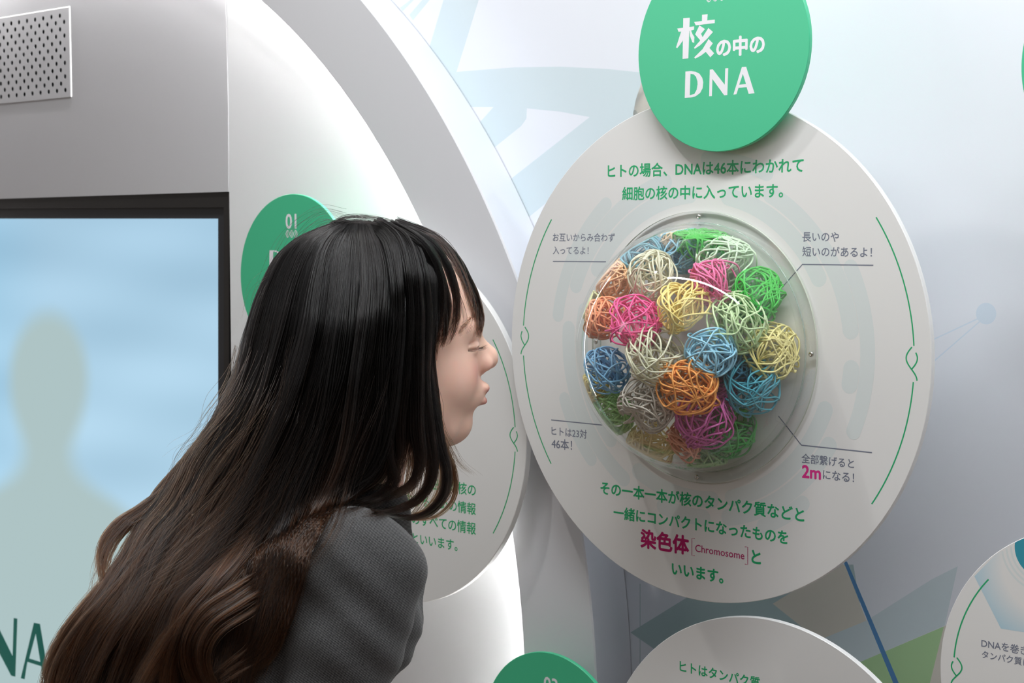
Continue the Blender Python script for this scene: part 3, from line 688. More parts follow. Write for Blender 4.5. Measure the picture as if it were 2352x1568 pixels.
def smin(a, b, k): h = np.clip(0.5 + 0.5 * (b - a) / k, 0, 1); return b + (a - b) * h - k * h * (1 - h)
def smax(a, b, k): return -smin(-a, -b, k)
class Field:
    def __init__(s, lo, hi, h):
        s.lo, s.h = np.array(lo, np.float32), h
        n = np.ceil((np.array(hi) - np.array(lo)) / h).astype(int) + 1
        ax = [s.lo[i] + h * np.arange(n[i], dtype=np.float32) for i in range(3)]
        s.X, s.Y, s.Q = ax[0][:, None, None], ax[1][None, :, None], ax[2][None, None, :]
        s.v = np.full(n, 1.0, np.float32)
    def ell(s, c, r):
        a, b, d = (s.X - c[0]), (s.Y - c[1]), (s.Q - c[2])
        k0 = np.sqrt((a / r[0]) ** 2 + (b / r[1]) ** 2 + (d / r[2]) ** 2); k1 = np.sqrt((a / r[0] ** 2) ** 2 + (b / r[1] ** 2) ** 2 + (d / r[2] ** 2) ** 2) + 1e-9
        return k0 * (k0 - 1) / k1
    def cap(s, p, q, r0, r1=None):
        r1 = r0 if r1 is None else r1
        d = np.array(q, np.float32) - np.array(p, np.float32); L = float(d @ d) + 1e-9
        a, b, e = s.X - p[0], s.Y - p[1], s.Q - p[2]
        t = np.clip((a * d[0] + b * d[1] + e * d[2]) / L, 0, 1)
        return np.sqrt((a - t * d[0]) ** 2 + (b - t * d[1]) ** 2 + (e - t * d[2]) ** 2) - (r0 + (r1 - r0) * t)
    def add(s, f, k): s.v = smin(s.v, f, k)
    def cut(s, f, k): s.v = smax(s.v, -f, k)
    def net(s, relax=2):
        """surface nets: one vertex per crossed cell, one quad per crossed edge"""
        v = s.v; ins = v < 0; nx, ny, nz = v.shape
        acc = np.zeros((nx - 1, ny - 1, nz - 1, 3), np.float32); cnt = np.zeros((nx - 1, ny - 1, nz - 1), np.float32)
        quads_src = []
        for ax in range(3):
            sl0 = [slice(None)] * 3; sl1 = [slice(None)] * 3; sl0[ax] = slice(0, -1); sl1[ax] = slice(1, None)
            a, b = v[tuple(sl0)], v[tuple(sl1)]; cr = ins[tuple(sl0)] != ins[tuple(sl1)]
            t = np.where(cr, a / np.where(cr, a - b, 1), 0).astype(np.float32)
            o1, o2 = [i for i in range(3) if i != ax]
            for d1 in (0, 1):
                for d2 in (0, 1):
                    sl = [slice(None)] * 3
                    sl[o1] = slice(d1, v.shape[o1] - 1 + d1); sl[o2] = slice(d2, v.shape[o2] - 1 + d2)
                    c = cr[tuple(sl)]; cnt += c
                    acc[..., ax] += np.where(c, t[tuple(sl)], 0); acc[..., o1] += c * d1; acc[..., o2] += c * d2
            quads_src.append((ax, o1, o2, cr, ins[tuple(sl0)]))
        act = cnt > 0; idx = np.full(act.shape, -1, np.int64); idx[act] = np.arange(int(act.sum()))
        cells = np.argwhere(act)
        V = (cells + acc[act] / cnt[act][:, None]) * s.h + s.lo
        Fs = []
        for ax, o1, o2, cr, inside in quads_src:
            e = np.argwhere(cr); ok = (e[:, o1] > 0) & (e[:, o2] > 0) & (e[:, o1] < v.shape[o1] - 1) & (e[:, o2] < v.shape[o2] - 1); e = e[ok]
            def cell(d1, d2):
                q = e.copy(); q[:, o1] -= d1; q[:, o2] -= d2; return idx[q[:, 0], q[:, 1], q[:, 2]]
            q = np.stack([cell(1, 1), cell(0, 1), cell(0, 0), cell(1, 0)], 1)
            flip = inside[e[:, 0], e[:, 1], e[:, 2]] ^ (ax == 1)
            q[~flip] = q[~flip][:, ::-1]; Fs.append(q)
        Q = np.vstack(Fs)
        for _ in range(relax):
            sm = np.zeros_like(V); ct = np.zeros(len(V), V.dtype)
            for a, b in ((0, 1), (1, 2), (2, 3), (3, 0)):
                np.add.at(sm, Q[:, a], V[Q[:, b]]); np.add.at(ct, Q[:, a], 1)
                np.add.at(sm, Q[:, b], V[Q[:, a]]); np.add.at(ct, Q[:, b], 1)
            V = 0.5 * V + 0.5 * sm / np.maximum(ct, 1)[:, None]
        return V, Q
def np_mesh(name, V, Q, m, parent):
    me = bpy.data.meshes.new(name); n = len(V)
    me.vertices.add(n); me.vertices.foreach_set('co', np.asarray(V, np.float32).ravel())
    me.loops.add(Q.size); me.loops.foreach_set('vertex_index', Q.astype(np.int32).ravel())
    me.polygons.add(len(Q)); me.polygons.foreach_set('loop_start', np.arange(0, Q.size, 4, dtype=np.int32))
    me.update(calc_edges=True); me.validate()
    return link(name, me, m, parent, True)

person = bpy.data.objects.new('person', None); C.objects.link(person); person.location = (-0.5, 1.58, 0)
tag(person, 'person with very long dark hair and grey jacket bending towards the clear dome', 'person')
bpy.context.view_layer.update()
PINV = person.matrix_world.inverted()
def own(o):
    o.parent = person; o.matrix_parent_inverse = PINV; return o

# body landmarks
SR = at(840, 1318, 1.535); SL = SR + 0.31 * HL; EL_R = at(735, 1690, 1.51); EL_L = EL_R + 0.33 * HL + np.array([0.02, 0, 0])
TOP = at(752, 1372, 1.70); PEL = np.array([-0.47, 1.58, 0.715]); NECK = at(812, 1140, 1.70)
KNEE = [np.array([-0.40, 1.48, 0.45]), np.array([-0.43, 1.70, 0.45])]; HIP = [PEL - 0.085 * HL, PEL + 0.085 * HL]
ANK = [np.array([-0.50, 1.47, 0.085]), np.array([-0.53, 1.69, 0.085])]
WR = [np.array([-0.375, 1.45, 0.60]), np.array([-0.405, 1.74, 0.60])]

LID = [(0.0835, 0.0175, -0.0050), (0.0880, 0.0240, -0.0030), (0.0882, 0.0320, -0.0025), (0.0825, 0.0405, -0.0030), (0.0700, 0.0468, -0.0045)]
def build_head():
    f = Field((-0.21, -0.098, -0.235), (0.132, 0.098, 0.130), 0.0021)
    f.v = f.ell((-0.020, 0, 0.033), (0.105, 0.077, 0.083))
    f.add(f.ell((0.020, 0, 0.012), (0.0735, 0.067, 0.096)), 0.02)
    f.add(f.ell((0.030, 0, -0.045), (0.054, 0.055, 0.066)), 0.02)
    for s in (-1, 1):
        f.add(f.ell((0.047, s * 0.031, -0.036), (0.036, 0.030, 0.037)), 0.014)
        f.add(f.cap((-0.005, s * 0.055, -0.045), (0.045, s * 0.026, -0.090), 0.016), 0.022)
    f.add(f.ell((0.068, 0, -0.055), (0.0335, 0.031, 0.026)), 0.014)          # muzzle
    f.add(f.ell((0.0655, 0, -0.0885), (0.0215, 0.022, 0.0205)), 0.012)        # chin
    f.add(f.cap((0.02, 0, -0.085), (0.055, 0, -0.096), 0.014), 0.02)
    for s in (-1, 1):
        f.cut(f.ell((0.0985, s * 0.0325, -0.001), (0.0105, 0.0140, 0.0085)), 0.007)
        f.add(f.ell((0.0745, s * 0.0300, -0.0010), (0.0140, 0.0160, 0.0105)), 0.004)
        f.add(f.cap((0.0865, s * 0.012, 0.020), (0.071, s * 0.043, 0.019), 0.0075), 0.014)
    f.add(f.cap((0.0850, 0, 0.009), (0.1065, 0, -0.010), 0.0078, 0.0078), 0.010)
    f.add(f.ell((0.1074, 0, -0.0176), (0.0098, 0.0098, 0.0094)), 0.007)
    f.add(f.cap((0.108, 0, -0.022), (0.0975, 0, -0.030), 0.0055), 0.006)
    for s in (-1, 1):
        f.add(f.ell((0.0975, s * 0.0118, -0.0225), (0.0112, 0.0072, 0.0082)), 0.004)
        f.cut(f.ell((0.1045, s * 0.0062, -0.0305), (0.0050, 0.0030, 0.0035)), 0.003)
        f.add(f.ell((0.0860, s * 0.0085, -0.0130), (0.0150, 0.0115, 0.0200)), 0.010)
    f.add(f.ell((0.0985, 0, -0.0495), (0.0082, 0.0170, 0.0066)), 0.005)       # upper lip
    f.add(f.ell((0.0965, 0, -0.0660), (0.0082, 0.0155, 0.0070)), 0.005)       # lower lip
    f.cut(f.ell((0.1065, 0, -0.0583), (0.0075, 0.0215, 0.0011)), 0.0022)      # mouth line
    f.cut(f.cap((0.0985, -0.012, -0.0775), (0.0985, 0.012, -0.0775), 0.0075), 0.010)
    for s in (-1, 1):
        f.add(f.ell((-0.012, s * 0.076, -0.010), (0.016, 0.006, 0.030)), 0.006)
        for p_, q_ in zip(LID, LID[1:]): f.cut(f.cap((p_[0], s * p_[1], p_[2]), (q_[0], s * q_[1], q_[2]), 0.0017), 0.0015)   # lid opening
        for p_, q_ in zip(LID, LID[1:]): f.cut(f.cap((p_[0] + 0.0012, s * p_[1], p_[2] + 0.0085), (q_[0] + 0.0006, s * q_[1], q_[2] + 0.0070), 0.0012), 0.003)   # crease
    nk = to_head(NECK)
    f.add(f.cap((-0.030, 0, -0.045), tuple(nk * 0.98), 0.049, 0.053), 0.030)
    V, Q = f.net(2)
    x, y, z = V[:, 0], V[:, 1], V[:, 2]
    lip = np.maximum(np.exp(-(((y / 0.0165) ** 2 + ((z + 0.0515) / 0.0052) ** 2) ** 2)), np.exp(-(((y / 0.0150) ** 2 + ((z + 0.0650) / 0.0062) ** 2) ** 2))) * (x > 0.088)
    blush = np.exp(-(((np.abs(y) - 0.036) / 0.018) ** 2 + ((z + 0.030) / 0.016) ** 2)) * (x > 0.03) * 0.75 + np.exp(-(((y) / 0.012) ** 2 + ((z + 0.02) / 0.010) ** 2)) * (x > 0.095) * 0.12
    skin = np.array(srgb(242, 201, 181)); pink = np.array(srgb(226, 158, 144)); lipc = np.array(srgb(188, 94, 98))
    col = skin + (pink - skin) * np.clip(blush, 0, 1)[:, None]; col = col + (lipc - col) * np.clip(lip * 0.95, 0, 1)[:, None]
    lp = spline(np.array(LID), 10); dl = np.min(np.linalg.norm(np.stack([x, np.abs(y), z], 1)[:, None] - lp[None], axis=2), axis=1)
    liner = np.clip(1.15 - dl / 0.0015, 0, 1); col = col + (np.array(srgb(62, 46, 42)) - col) * (liner * 0.55)[:, None]
    Wv = HC + HS * (V[:, :1] * HF + V[:, 1:2] * HL + V[:, 2:] * Z)
    m = mat('skin', srgb(232, 196, 178), 0.48, 0.35)
    nt = m.node_tree; b = nt.nodes['Principled BSDF']; vc = nt.nodes.new('ShaderNodeVertexColor'); vc.layer_name = 'tint'
    nt.links.new(vc.outputs[0], b.inputs['Base Color'])
    b.inputs['Subsurface Weight'].default_value = 0.25; b.inputs['Subsurface Radius'].default_value = (1.0, 0.35, 0.2); b.inputs['Subsurface Scale'].default_value = 0.006
    o = np_mesh('body', Wv, Q, m, None); own(o)
    ca = o.data.color_attributes.new('tint', 'FLOAT_COLOR', 'POINT')
    ca.data.foreach_set('color', np.hstack([col, np.ones((len(col), 1))]).ravel())
    # eyes
    em = bpy.data.materials.new('eye'); em.use_nodes = True; nt = em.node_tree; b = nt.nodes['Principled BSDF']; b.inputs['Roughness'].default_value = 0.08
    tc = nt.nodes.new('ShaderNodeTexCoord'); sx = nt.nodes.new('ShaderNodeSeparateXYZ'); cr = nt.nodes.new('ShaderNodeValToRGB')
    cr.color_ramp.interpolation = 'CONSTANT'; el = cr.color_ramp.elements; el[0].color = (0.75, 0.72, 0.70, 1); el[1].position = 0.0092; el[1].color = (0.03, 0.015, 0.01, 1)
    e2 = el.new(0.0113); e2.color = (0.004, 0.004, 0.004, 1)
    nt.links.new(tc.outputs['Object'], sx.inputs[0]); nt.links.new(sx.outputs[0], cr.inputs[0]); nt.links.new(cr.outputs[0], b.inputs['Base Color'])
    for s in (-1, 1):
        bm = bmesh.new(); bmesh.ops.create_uvsphere(bm, u_segments=32, v_segments=20, radius=0.0117 * HS)
        me = bpy.data.meshes.new('eye'); bm.to_mesh(me); bm.free(); e = link('eye', me, em, None, True)
        e.matrix_world = Matrix.LocRotScale(Vector(head_pt(0.0735, s * 0.0295, -0.003)), Matrix.Rotation(HYAW, 3, 'Z').to_quaternion(), Vector((1, 1, 1))); bpy.context.view_layer.update(); own(e)
    return Wv, Q
HEAD_V, HEAD_Q = build_head()
HEAD_T = BVHTree.FromPolygons([tuple(v) for v in HEAD_V], [tuple(int(i) for i in q) for q in HEAD_Q])

def fabric(name, dark, light):
    m = bpy.data.materials.new(name); m.use_nodes = True; nt = m.node_tree; b = nt.nodes['Principled BSDF']
    b.inputs['Roughness'].default_value = 0.9; b.inputs['Specular IOR Level'].default_value = 0.2; b.inputs['Sheen Weight'].default_value = 0.25; b.inputs['Sheen Roughness'].default_value = 0.4
    tc = nt.nodes.new('ShaderNodeTexCoord'); mp = nt.nodes.new('ShaderNodeMapping'); mp.inputs['Rotation'].default_value = (0.2, math.radians(24), 0.5)
    wv = nt.nodes.new('ShaderNodeTexWave'); wv.bands_direction = 'Z'; wv.inputs['Scale'].default_value = 235; wv.inputs['Distortion'].default_value = 1.2; wv.inputs['Detail'].default_value = 2; wv.inputs['Detail Scale'].default_value = 6
    ns = nt.nodes.new('ShaderNodeTexNoise'); ns.inputs['Scale'].default_value = 1500; ns.inputs['Detail'].default_value = 2
    mu = nt.nodes.new('ShaderNodeMath'); mu.operation = 'MULTIPLY'; cr = nt.nodes.new('ShaderNodeValToRGB')
    cr.color_ramp.elements[0].position = 0.17; cr.color_ramp.elements[0].color = (*dark, 1); cr.color_ramp.elements[1].position = 0.44; cr.color_ramp.elements[1].color = (*light, 1)
    bp = nt.nodes.new('ShaderNodeBump'); bp.inputs['Strength'].default_value = 0.35; bp.inputs['Distance'].default_value = 0.0008
    nt.links.new(tc.outputs['Object'], mp.inputs[0]); nt.links.new(mp.outputs[0], wv.inputs['Vector']); nt.links.new(tc.outputs['Object'], ns.inputs['Vector'])
    nt.links.new(wv.outputs['Fac'], mu.inputs[0]); nt.links.new(ns.outputs[0], mu.inputs[1]); nt.links.new(mu.outputs[0], cr.inputs[0]); nt.links.new(cr.outputs[0], b.inputs['Base Color'])
    nt.links.new(wv.outputs['Fac'], bp.inputs['Height']); nt.links.new(bp.outputs[0], b.inputs['Normal'])
    return m
def build_clothes():
    f = Field((-0.80, 1.28, 0.52), (0.02, 2.12, 1.22), 0.0058)
    f.v = f.cap(TOP, PEL, 0.090, 0.112)
    for s in (-0.09, 0.09): f.add(f.cap(TOP + s * HL, PEL + 0.7 * s * HL, 0.080, 0.105), 0.04)
    f.add(f.cap(SR + 0.03 * HL, SL - 0.03 * HL, 0.044), 0.04)
    f.add(f.cap(NECK * 0.85 + TOP * 0.15, TOP, 0.060, 0.09), 0.06)
    torso = f.v
    for S, E_, w in ((SR, EL_R, WR[0]), (SL, EL_L, WR[1])):
        mid = S * 0.62 + E_ * 0.38
        arm = smin(f.ell(S + np.array([0.004, 0, -0.004]), (0.048, 0.046, 0.049)), f.cap(S, mid, 0.049, 0.054), 0.02)
        arm = smin(arm, f.cap(mid, E_, 0.054, 0.049), 0.014); arm = smin(arm, f.cap(E_, w, 0.047, 0.034), 0.014)
        torso = smin(torso, f.cap(S * 0.9 + TOP * 0.1 + np.array([-0.04, 0, 0.0]), S * 0.55 + TOP * 0.45 + np.array([-0.12, 0, -0.06]), 0.052, 0.07), 0.05)
        k = 0.006 + 0.036 * np.clip((f.Q - (S[2] - 0.065)) / 0.08, 0, 1) * np.ones_like(torso)
        torso = smin(torso, arm, k)
    f.v = torso
    # soft folds in the cloth
    w = f.X * 0.8 + f.Y * 0.3 + f.Q * 1.0
    f.v = f.v + 0.0020 * np.sin(w * 95 + 2.2 * np.sin(f.X * 31 + f.Q * 17)) * np.exp(-((f.Q - 0.98) / 0.12) ** 2) + 0.0012 * np.sin(f.X * 60 - f.Q * 45 + 1.5 * np.sin(f.Y * 40))
    V, Q = f.net(1)
    o = np_mesh('jacket', V, Q, fabric('charcoal_twill', srgb(28, 28, 30), srgb(108, 107, 107)), None); own(o); o['label'] = 'charcoal grey twill jacket'
    T = BVHTree.FromPolygons([tuple(v) for v in V], [tuple(int(i) for i in q) for q in Q])
    # trousers
    g = Field((-0.74, 1.34, 0.05), (-0.26, 1.86, 0.88), 0.010)
    g.v = g.cap(HIP[0], HIP[1], 0.105)
    for i in (0, 1):
        g.add(g.cap(HIP[i], KNEE[i], 0.082, 0.062), 0.03); g.add(g.cap(KNEE[i], ANK[i] + np.array([0, 0, 0.03]), 0.060, 0.048), 0.02)
    V2, Q2 = g.net(1); o = np_mesh('trousers', V2, Q2, fabric('dark_trouser_cloth', srgb(38, 38, 42), srgb(60, 60, 64)), None); own(o)
    for i in (0, 1):
        g = Field(ANK[i] + (-0.09, -0.06, -0.085), ANK[i] + (0.20, 0.06, 0.06), 0.006)
        g.v = g.ell(ANK[i] + (0.05, 0, -0.05), (0.125, 0.042, 0.034)); g.add(g.cap(ANK[i] + (-0.02, 0, -0.04), ANK[i] + (-0.01, 0, 0.03), 0.040), 0.03)
        g.v = smax(g.v, 0.0005 - np.broadcast_to(g.Q, g.v.shape), 0.004)
        Vs, Qs = g.net(1); o = np_mesh('shoe', Vs, Qs, mat('black_leather', srgb(28, 27, 27), 0.35), None); own(o)
        # hands resting on the thighs: palm, four curled fingers, thumb
        sg = -1 if i == 0 else 1
        p = WR[i]; d = (KNEE[i] + np.array([0.055, 0, 0.02]) - p); d /= np.linalg.norm(d); sd = np.cross(d, (1, 0, 0)); sd /= np.linalg.norm(sd); up = np.cross(sd, d)
        if up[0] < 0: up = -up
        g = Field(p - 0.16, p + 0.16, 0.0035)
        g.v = g.cap(p - 0.05 * d, p + 0.015 * d, 0.024, 0.026)
        for k, (off, L) in enumerate(((-0.030, 0.062), (-0.010, 0.072), (0.011, 0.068), (0.030, 0.054))):
            a = p + 0.085 * d + off * sd; b_ = a + L * 0.5 * d + 0.003 * up + off * 0.15 * sd; c = b_ + L * 0.5 * d - 0.014 * up
            g.add(g.cap(p + 0.02 * d + off * 0.6 * sd, a, 0.013, 0.011), 0.012); g.add(g.cap(a, b_, 0.0092, 0.0085), 0.004); g.add(g.cap(b_, c, 0.0085, 0.0070), 0.003)
        th = p + 0.025 * d - 0.034 * sd * sg; g.add(g.cap(p + 0.012 * d - 0.015 * sd * sg, th, 0.014, 0.011), 0.01); g.add(g.cap(th, th + 0.05 * d - 0.022 * sd * sg - 0.006 * up, 0.0105, 0.008), 0.005)
        Vh, Qh = g.net(1); o = np_mesh('hand', Vh, Qh, bpy.data.materials['skin'], None); own(o)
        ca = o.data.color_attributes.new('tint', 'FLOAT_COLOR', 'POINT'); ca.data.foreach_set('color', np.tile([*srgb(242, 201, 181), 1], len(Vh)))
    return T
JACKET_T = build_clothes()

# ------------------------------------------------------------------ hair
ST = 8
def depth_map(trees):
    """distance (along y) of the nearest body surface seen from the viewer's side, on a coarse lattice"""
    xs = np.arange(-160, 1240, ST); ys = np.arange(440, 1760, ST); D = np.full((len(ys), len(xs)), 9.0)
    o = Vector(CAM)
    for j, y in enumerate(ys):
        for i, x in enumerate(xs):
            d = Vector(ray(x, y)).normalized()
            for t in trees:
                h = t.ray_cast(o, d)
                if h[0] is not None: D[j, i] = min(D[j, i], h[0].y)
    return D
NEAR = depth_map([HEAD_T, JACKET_T])
def near_at(px, py):
    i = np.clip(((px + 160) / ST).round().astype(int), 0, NEAR.shape[1] - 1); j = np.clip(((py - 440) / ST).round().astype(int), 0, NEAR.shape[0] - 1)
    return NEAR[j, i]
def resample(pts, n):
    P = spline(np.array(pts, float), 12); L = np.concatenate([[0], np.cumsum(np.linalg.norm(np.diff(P[:, :2], axis=0), axis=1))])
    t = np.linspace(0, L[-1], n); return np.stack([np.interp(t, L, P[:, k]) for k in range(P.shape[1])], 1)
def _ss(t): t = np.clip(t, 0, 1); return t * t * (3 - 2 * t)
def lean(px, py): return 0.42 * np.clip(880 - px, 0, None) / 2176 * _ss((py - 960) / 520)
NP_ = 44
def guides(G):
    """G: list of (depth profile top, depth profile low, [(px,py),...]) from front to back"""
    out = []
    for otop, omax, pts, *rise in G:
        R = resample(pts, NP_); t = np.linspace(0, 1, NP_)
        off = otop + (omax - otop) * (_ss(t / rise[0]) if rise else np.clip(t / 0.22, 0, 1) ** 0.6)
        out.append(np.column_stack([R, off + lean(R[:, 0], R[:, 1])]))
    return np.array(out)
def to_world(px, py, y):
    a, b = (px - 1176) / F_PX, -(py - 784) / F_PX
    r = np.stack([a, math.cos(PITCH) + b * math.sin(PITCH), -math.sin(PITCH) + b * math.cos(PITCH)], -1)
    return CAM + r * (y / r[..., 1])[..., None]
def smooth_along(a, k=3):
    for _ in range(k): a = np.concatenate([a[:, :1], (a[:, :-2] + 2 * a[:, 1:-1] + a[:, 2:]) / 4, a[:, -1:]], 1)
    return a
def strands(G, n, rng, locks=60, wave=7.0, jit=2.5, thick=0.012, push=True, cut=(0.78, 1.0), far=False, root=(0.0, 0.02), spread=0.5):
    ng = len(G); nl = locks
    lc = (np.arange(nl) + rng.uniform(0.1, 0.9, nl)) / nl; li = rng.integers(0, nl, n)
    wid = spread * 1.1 / nl
    u0 = lc[li] + rng.normal(size=n) * wid
    t = np.linspace(0, 1, NP_)[None, :]
    t0 = rng.uniform(*root, n)[:, None]; t1 = rng.uniform(*cut, n)[:, None]
    tt = t0 + (t1 - t0) * t
    conv = 1 - 0.55 * tt ** 1.5
    uu = np.clip(lc[li][:, None] + (u0 - lc[li])[:, None] * conv, 0, 1) * (ng - 1)
    i0 = np.clip(np.floor(uu).astype(int), 0, ng - 2); fu = (uu - i0)[..., None]
    ti = tt * (NP_ - 1); k0 = np.clip(np.floor(ti).astype(int), 0, NP_ - 2); fk = (ti - k0)[..., None]
    S = (G[i0, k0] * (1 - fu) + G[i0 + 1, k0] * fu) * (1 - fk) + (G[i0, k0 + 1] * (1 - fu) + G[i0 + 1, k0 + 1] * fu) * fk
    px, py, off = S[..., 0].copy(), S[..., 1].copy(), S[..., 2].copy()
    ph = rng.uniform(0, 6.28, (nl, 3)); fr = rng.uniform(0.7, 1.5, (nl, 3)); am = rng.normal(size=nl)
    for k, sc in ((0, 1.0), (1, 0.5)):
        w = np.sin(ph[li, k][:, None] + tt * 6.28 * fr[li, k][:, None] * (1 + k)) * np.clip(tt * 1.6, 0, 1) * wave * sc
        px += w; py += 0.4 * w
    sp = rng.uniform(0, 6.28, (n, 1)); sf = rng.uniform(0.8, 2.2, (n, 1))
    px += jit * rng.normal(size=(n, 1)) * np.clip(tt * 3, 0.25, 1) + jit * 0.8 * np.sin(sp + tt * 6.28 * sf) * tt
    py += jit * 0.5 * rng.normal(size=(n, 1))
    off = off + (am[li][:, None] * thick * 0.45 + rng.uniform(-thick, 0, (n, 1))) * np.clip(tt * 3, 0.15, 1)
    if far: off = -off + 0.01
    y = 1.70 - off
    if push:
        lim = near_at(px, py) - 0.0025 - rng.uniform(0, 0.010, (n, 1)) * np.clip(tt * 4, 0.1, 1)
        y = np.minimum(y, smooth_along(np.minimum(y, lim), 4)); y = np.minimum(y, lim)
    return to_world(px, py, y)
def hair_mat(name, root, tip, p0=0.35, p1=1.0, rough=0.22):
    m = bpy.data.materials.new(name); m.use_nodes = True; nt = m.node_tree; nt.nodes.clear()
    out = nt.nodes.new('ShaderNodeOutputMaterial'); h = nt.nodes.new('ShaderNodeBsdfHairPrincipled'); h.parametrization = 'COLOR'
    hi = nt.nodes.new('ShaderNodeHairInfo'); cr = nt.nodes.new('ShaderNodeValToRGB')
    cr.color_ramp.elements[0].position = p0; cr.color_ramp.elements[0].color = (*root, 1); cr.color_ramp.elements[1].position = p1; cr.color_ramp.elements[1].color = (*tip, 1)
    h.inputs['Roughness'].default_value = rough; h.inputs['Radial Roughness'].default_value = 0.35; h.inputs['Random Roughness'].default_value = 0.2
    h.inputs['IOR'].default_value = 1.38
    mr = nt.nodes.new('ShaderNodeMapRange'); mr.inputs['To Min'].default_value = 0.12; mr.inputs['To Max'].default_value = 2.3
    vm = nt.nodes.new('ShaderNodeVectorMath'); vm.operation = 'SCALE'
    nt.links.new(hi.outputs['Random'], mr.inputs[0]); nt.links.new(mr.outputs[0], vm.inputs['Scale']); nt.links.new(cr.outputs[0], vm.inputs[0])
    nt.links.new(hi.outputs['Intercept'], cr.inputs[0]); nt.links.new(vm.outputs[0], h.inputs['Color']); nt.links.new(h.outputs[0], out.inputs[0])
    return m
HM = hair_mat('dark_brown_hair', (0.0038, 0.0031, 0.0028), (0.036, 0.0135, 0.0050), 0.42)
HM2 = hair_mat('brown_hair_ends', (0.010, 0.005, 0.0032), (0.042, 0.0165, 0.0065), 0.0, 1.0)
HMF = hair_mat('near_black_hair', (0.0036, 0.0030, 0.0028), (0.013, 0.006, 0.0035), 0.62, 1.0)
BROW = hair_mat('brow_hair', (0.075, 0.047, 0.034), (0.075, 0.047, 0.034))
def hair_object(name, P, rad, m, taper=0.75):
    n, k, _ = P.shape
    h = bpy.data.hair_curves.new(name); h.add_curves([k] * n)
    h.position_data.foreach_set('vector', P.astype(np.float32).ravel())
    a = h.attributes.get('radius') or h.attributes.new('radius', 'FLOAT', 'POINT')
    t = np.linspace(0, 1, k)[None]; a.data.foreach_set('value', (np.broadcast_to(rad * (1 - taper * t ** 3), (n, k))).astype(np.float32).ravel())
    h.materials.append(m); o = bpy.data.objects.new(name, h); C.objects.link(o); own(o); return o

G_MAIN = guides([
 (0.010, 0.070, [(880, 512), (950, 540), (1000, 610), (1008, 710), (994, 810), (1003, 910), (1017, 1010), (1036, 1080), (1030, 1140), (992, 1184), (930, 1192), (870, 1176)]),
 (0.014, 0.078, [(862, 511), (925, 542), (965, 620), (970, 720), (962, 820), (972, 920), (995, 1010), (1018, 1080), (1012, 1135), (975, 1176), (920, 1186), (850, 1170)]),
 (0.018, 0.090, [(850, 510), (895, 545), (925, 620), (925, 740), (912, 860), (905, 960), (895, 1040), (866, 1098), (800, 1136), (728, 1176), (686, 1224), (658, 1292), (634, 1370), (612, 1440)]),
 (0.020, 0.098, [(835, 509), (855, 548), (872, 640), (866, 760), (848, 880), (830, 980), (796, 1070), (748, 1150), (688, 1230), (656, 1300), (630, 1390), (600, 1465)]),
 (0.022, 0.100, [(822, 509), (818, 555), (815, 650), (805, 780), (782, 900), (752, 1000), (722, 1090), (686, 1180), (650, 1270), (626, 1360), (606, 1450), (586, 1540), (576, 1600)]),
 (0.022, 0.096, [(812, 509), (780, 556), (762, 650), (746, 780), (718, 900), (682, 1010), (642, 1110), (604, 1200), (562, 1300), (508, 1400), (480, 1480), (460, 1560), (450, 1640)]),
 (0.020, 0.082, [(803, 509), (742, 556), (710, 650), (688, 780), (658, 900), (616, 1010), (562, 1120), (504, 1220), (444, 1320), (384, 1410), (336, 1500), (290, 1610)]),
 (0.016, 0.060, [(794, 509), (708, 552), (662, 640), (634, 760), (604, 880), (558, 990), (502, 1090), (432, 1190), (372, 1280), (312, 1370), (244, 1460), (190, 1590)]),
 (0.010, 0.036, [(785, 510), (678, 558), (622, 650), (590, 760), (565, 870), (525, 970), (466, 1060), (396, 1150), (334, 1230), (272, 1320), (208, 1410), (152, 1505), (118, 1610)]),
 (0.004, 0.008, [(775, 511), (656, 570), (601, 660), (568, 760), (550, 860), (507, 960), (444, 1058), (374, 1140), (332, 1212), (292, 1288), (224, 1375), (156, 1455), (112, 1530), (96, 1610)]),
])
def sheet(G, tmax, inset, nu=70):
    """closed dark under-layer of the hair: the near and the far sheet joined round"""
    ng = len(G); us = np.linspace(0, ng - 1, nu); i0 = np.clip(np.floor(us).astype(int), 0, ng - 2); fu = (us - i0)[:, None, None]
    S = G[i0] * (1 - fu) + G[i0 + 1] * fu
    tm = np.interp(us, range(ng), tmax)
    R = np.zeros_like(S)
    for q in range(nu):
        ti = np.linspace(0.02, tm[q], NP_) * (NP_ - 1); k0 = np.clip(np.floor(ti).astype(int), 0, NP_ - 2); fk = (ti - k0)[:, None]
        R[q] = S[q, k0] * (1 - fk) + S[q, k0 + 1] * fk
    c = R.mean(0, keepdims=True)
    px, py = R[..., 0] + (c[..., 0] - R[..., 0]) * 0.03, R[..., 1] + 6 * np.linspace(1, 0, NP_)[None]
    yn = 1.70 - R[..., 2] + inset; yn = np.minimum(yn, near_at(px, py) - 0.001); yf = 1.70 + np.maximum(R[..., 2] * 0.55 - inset, 0.0) + 0.004; yf = np.maximum(yf, yn + 0.004)
    A, B = to_world(px, py, yn), to_world(px, py, yf)
    V = np.vstack([A.reshape(-1, 3), B[::-1].reshape(-1, 3)]); m2 = 2 * nu
    Q = np.array([(i * NP_ + j, ((i + 1) % m2) * NP_ + j, ((i + 1) % m2) * NP_ + j + 1, i * NP_ + j + 1) for i in range(m2) for j in range(NP_ - 1)])
    return V, Q
under = mat('hair_under_layer', (0.010, 0.007, 0.006), 0.6, 0.15)
V_, Q_ = sheet(G_MAIN, [0.36, 0.38, 0.50, 0.97, 0.99, 0.99, 0.99, 0.99, 0.99, 0.99], 0.014)
own(np_mesh('hair', V_, Q_, under, None))['label'] = 'dark underlayer of the long hair'
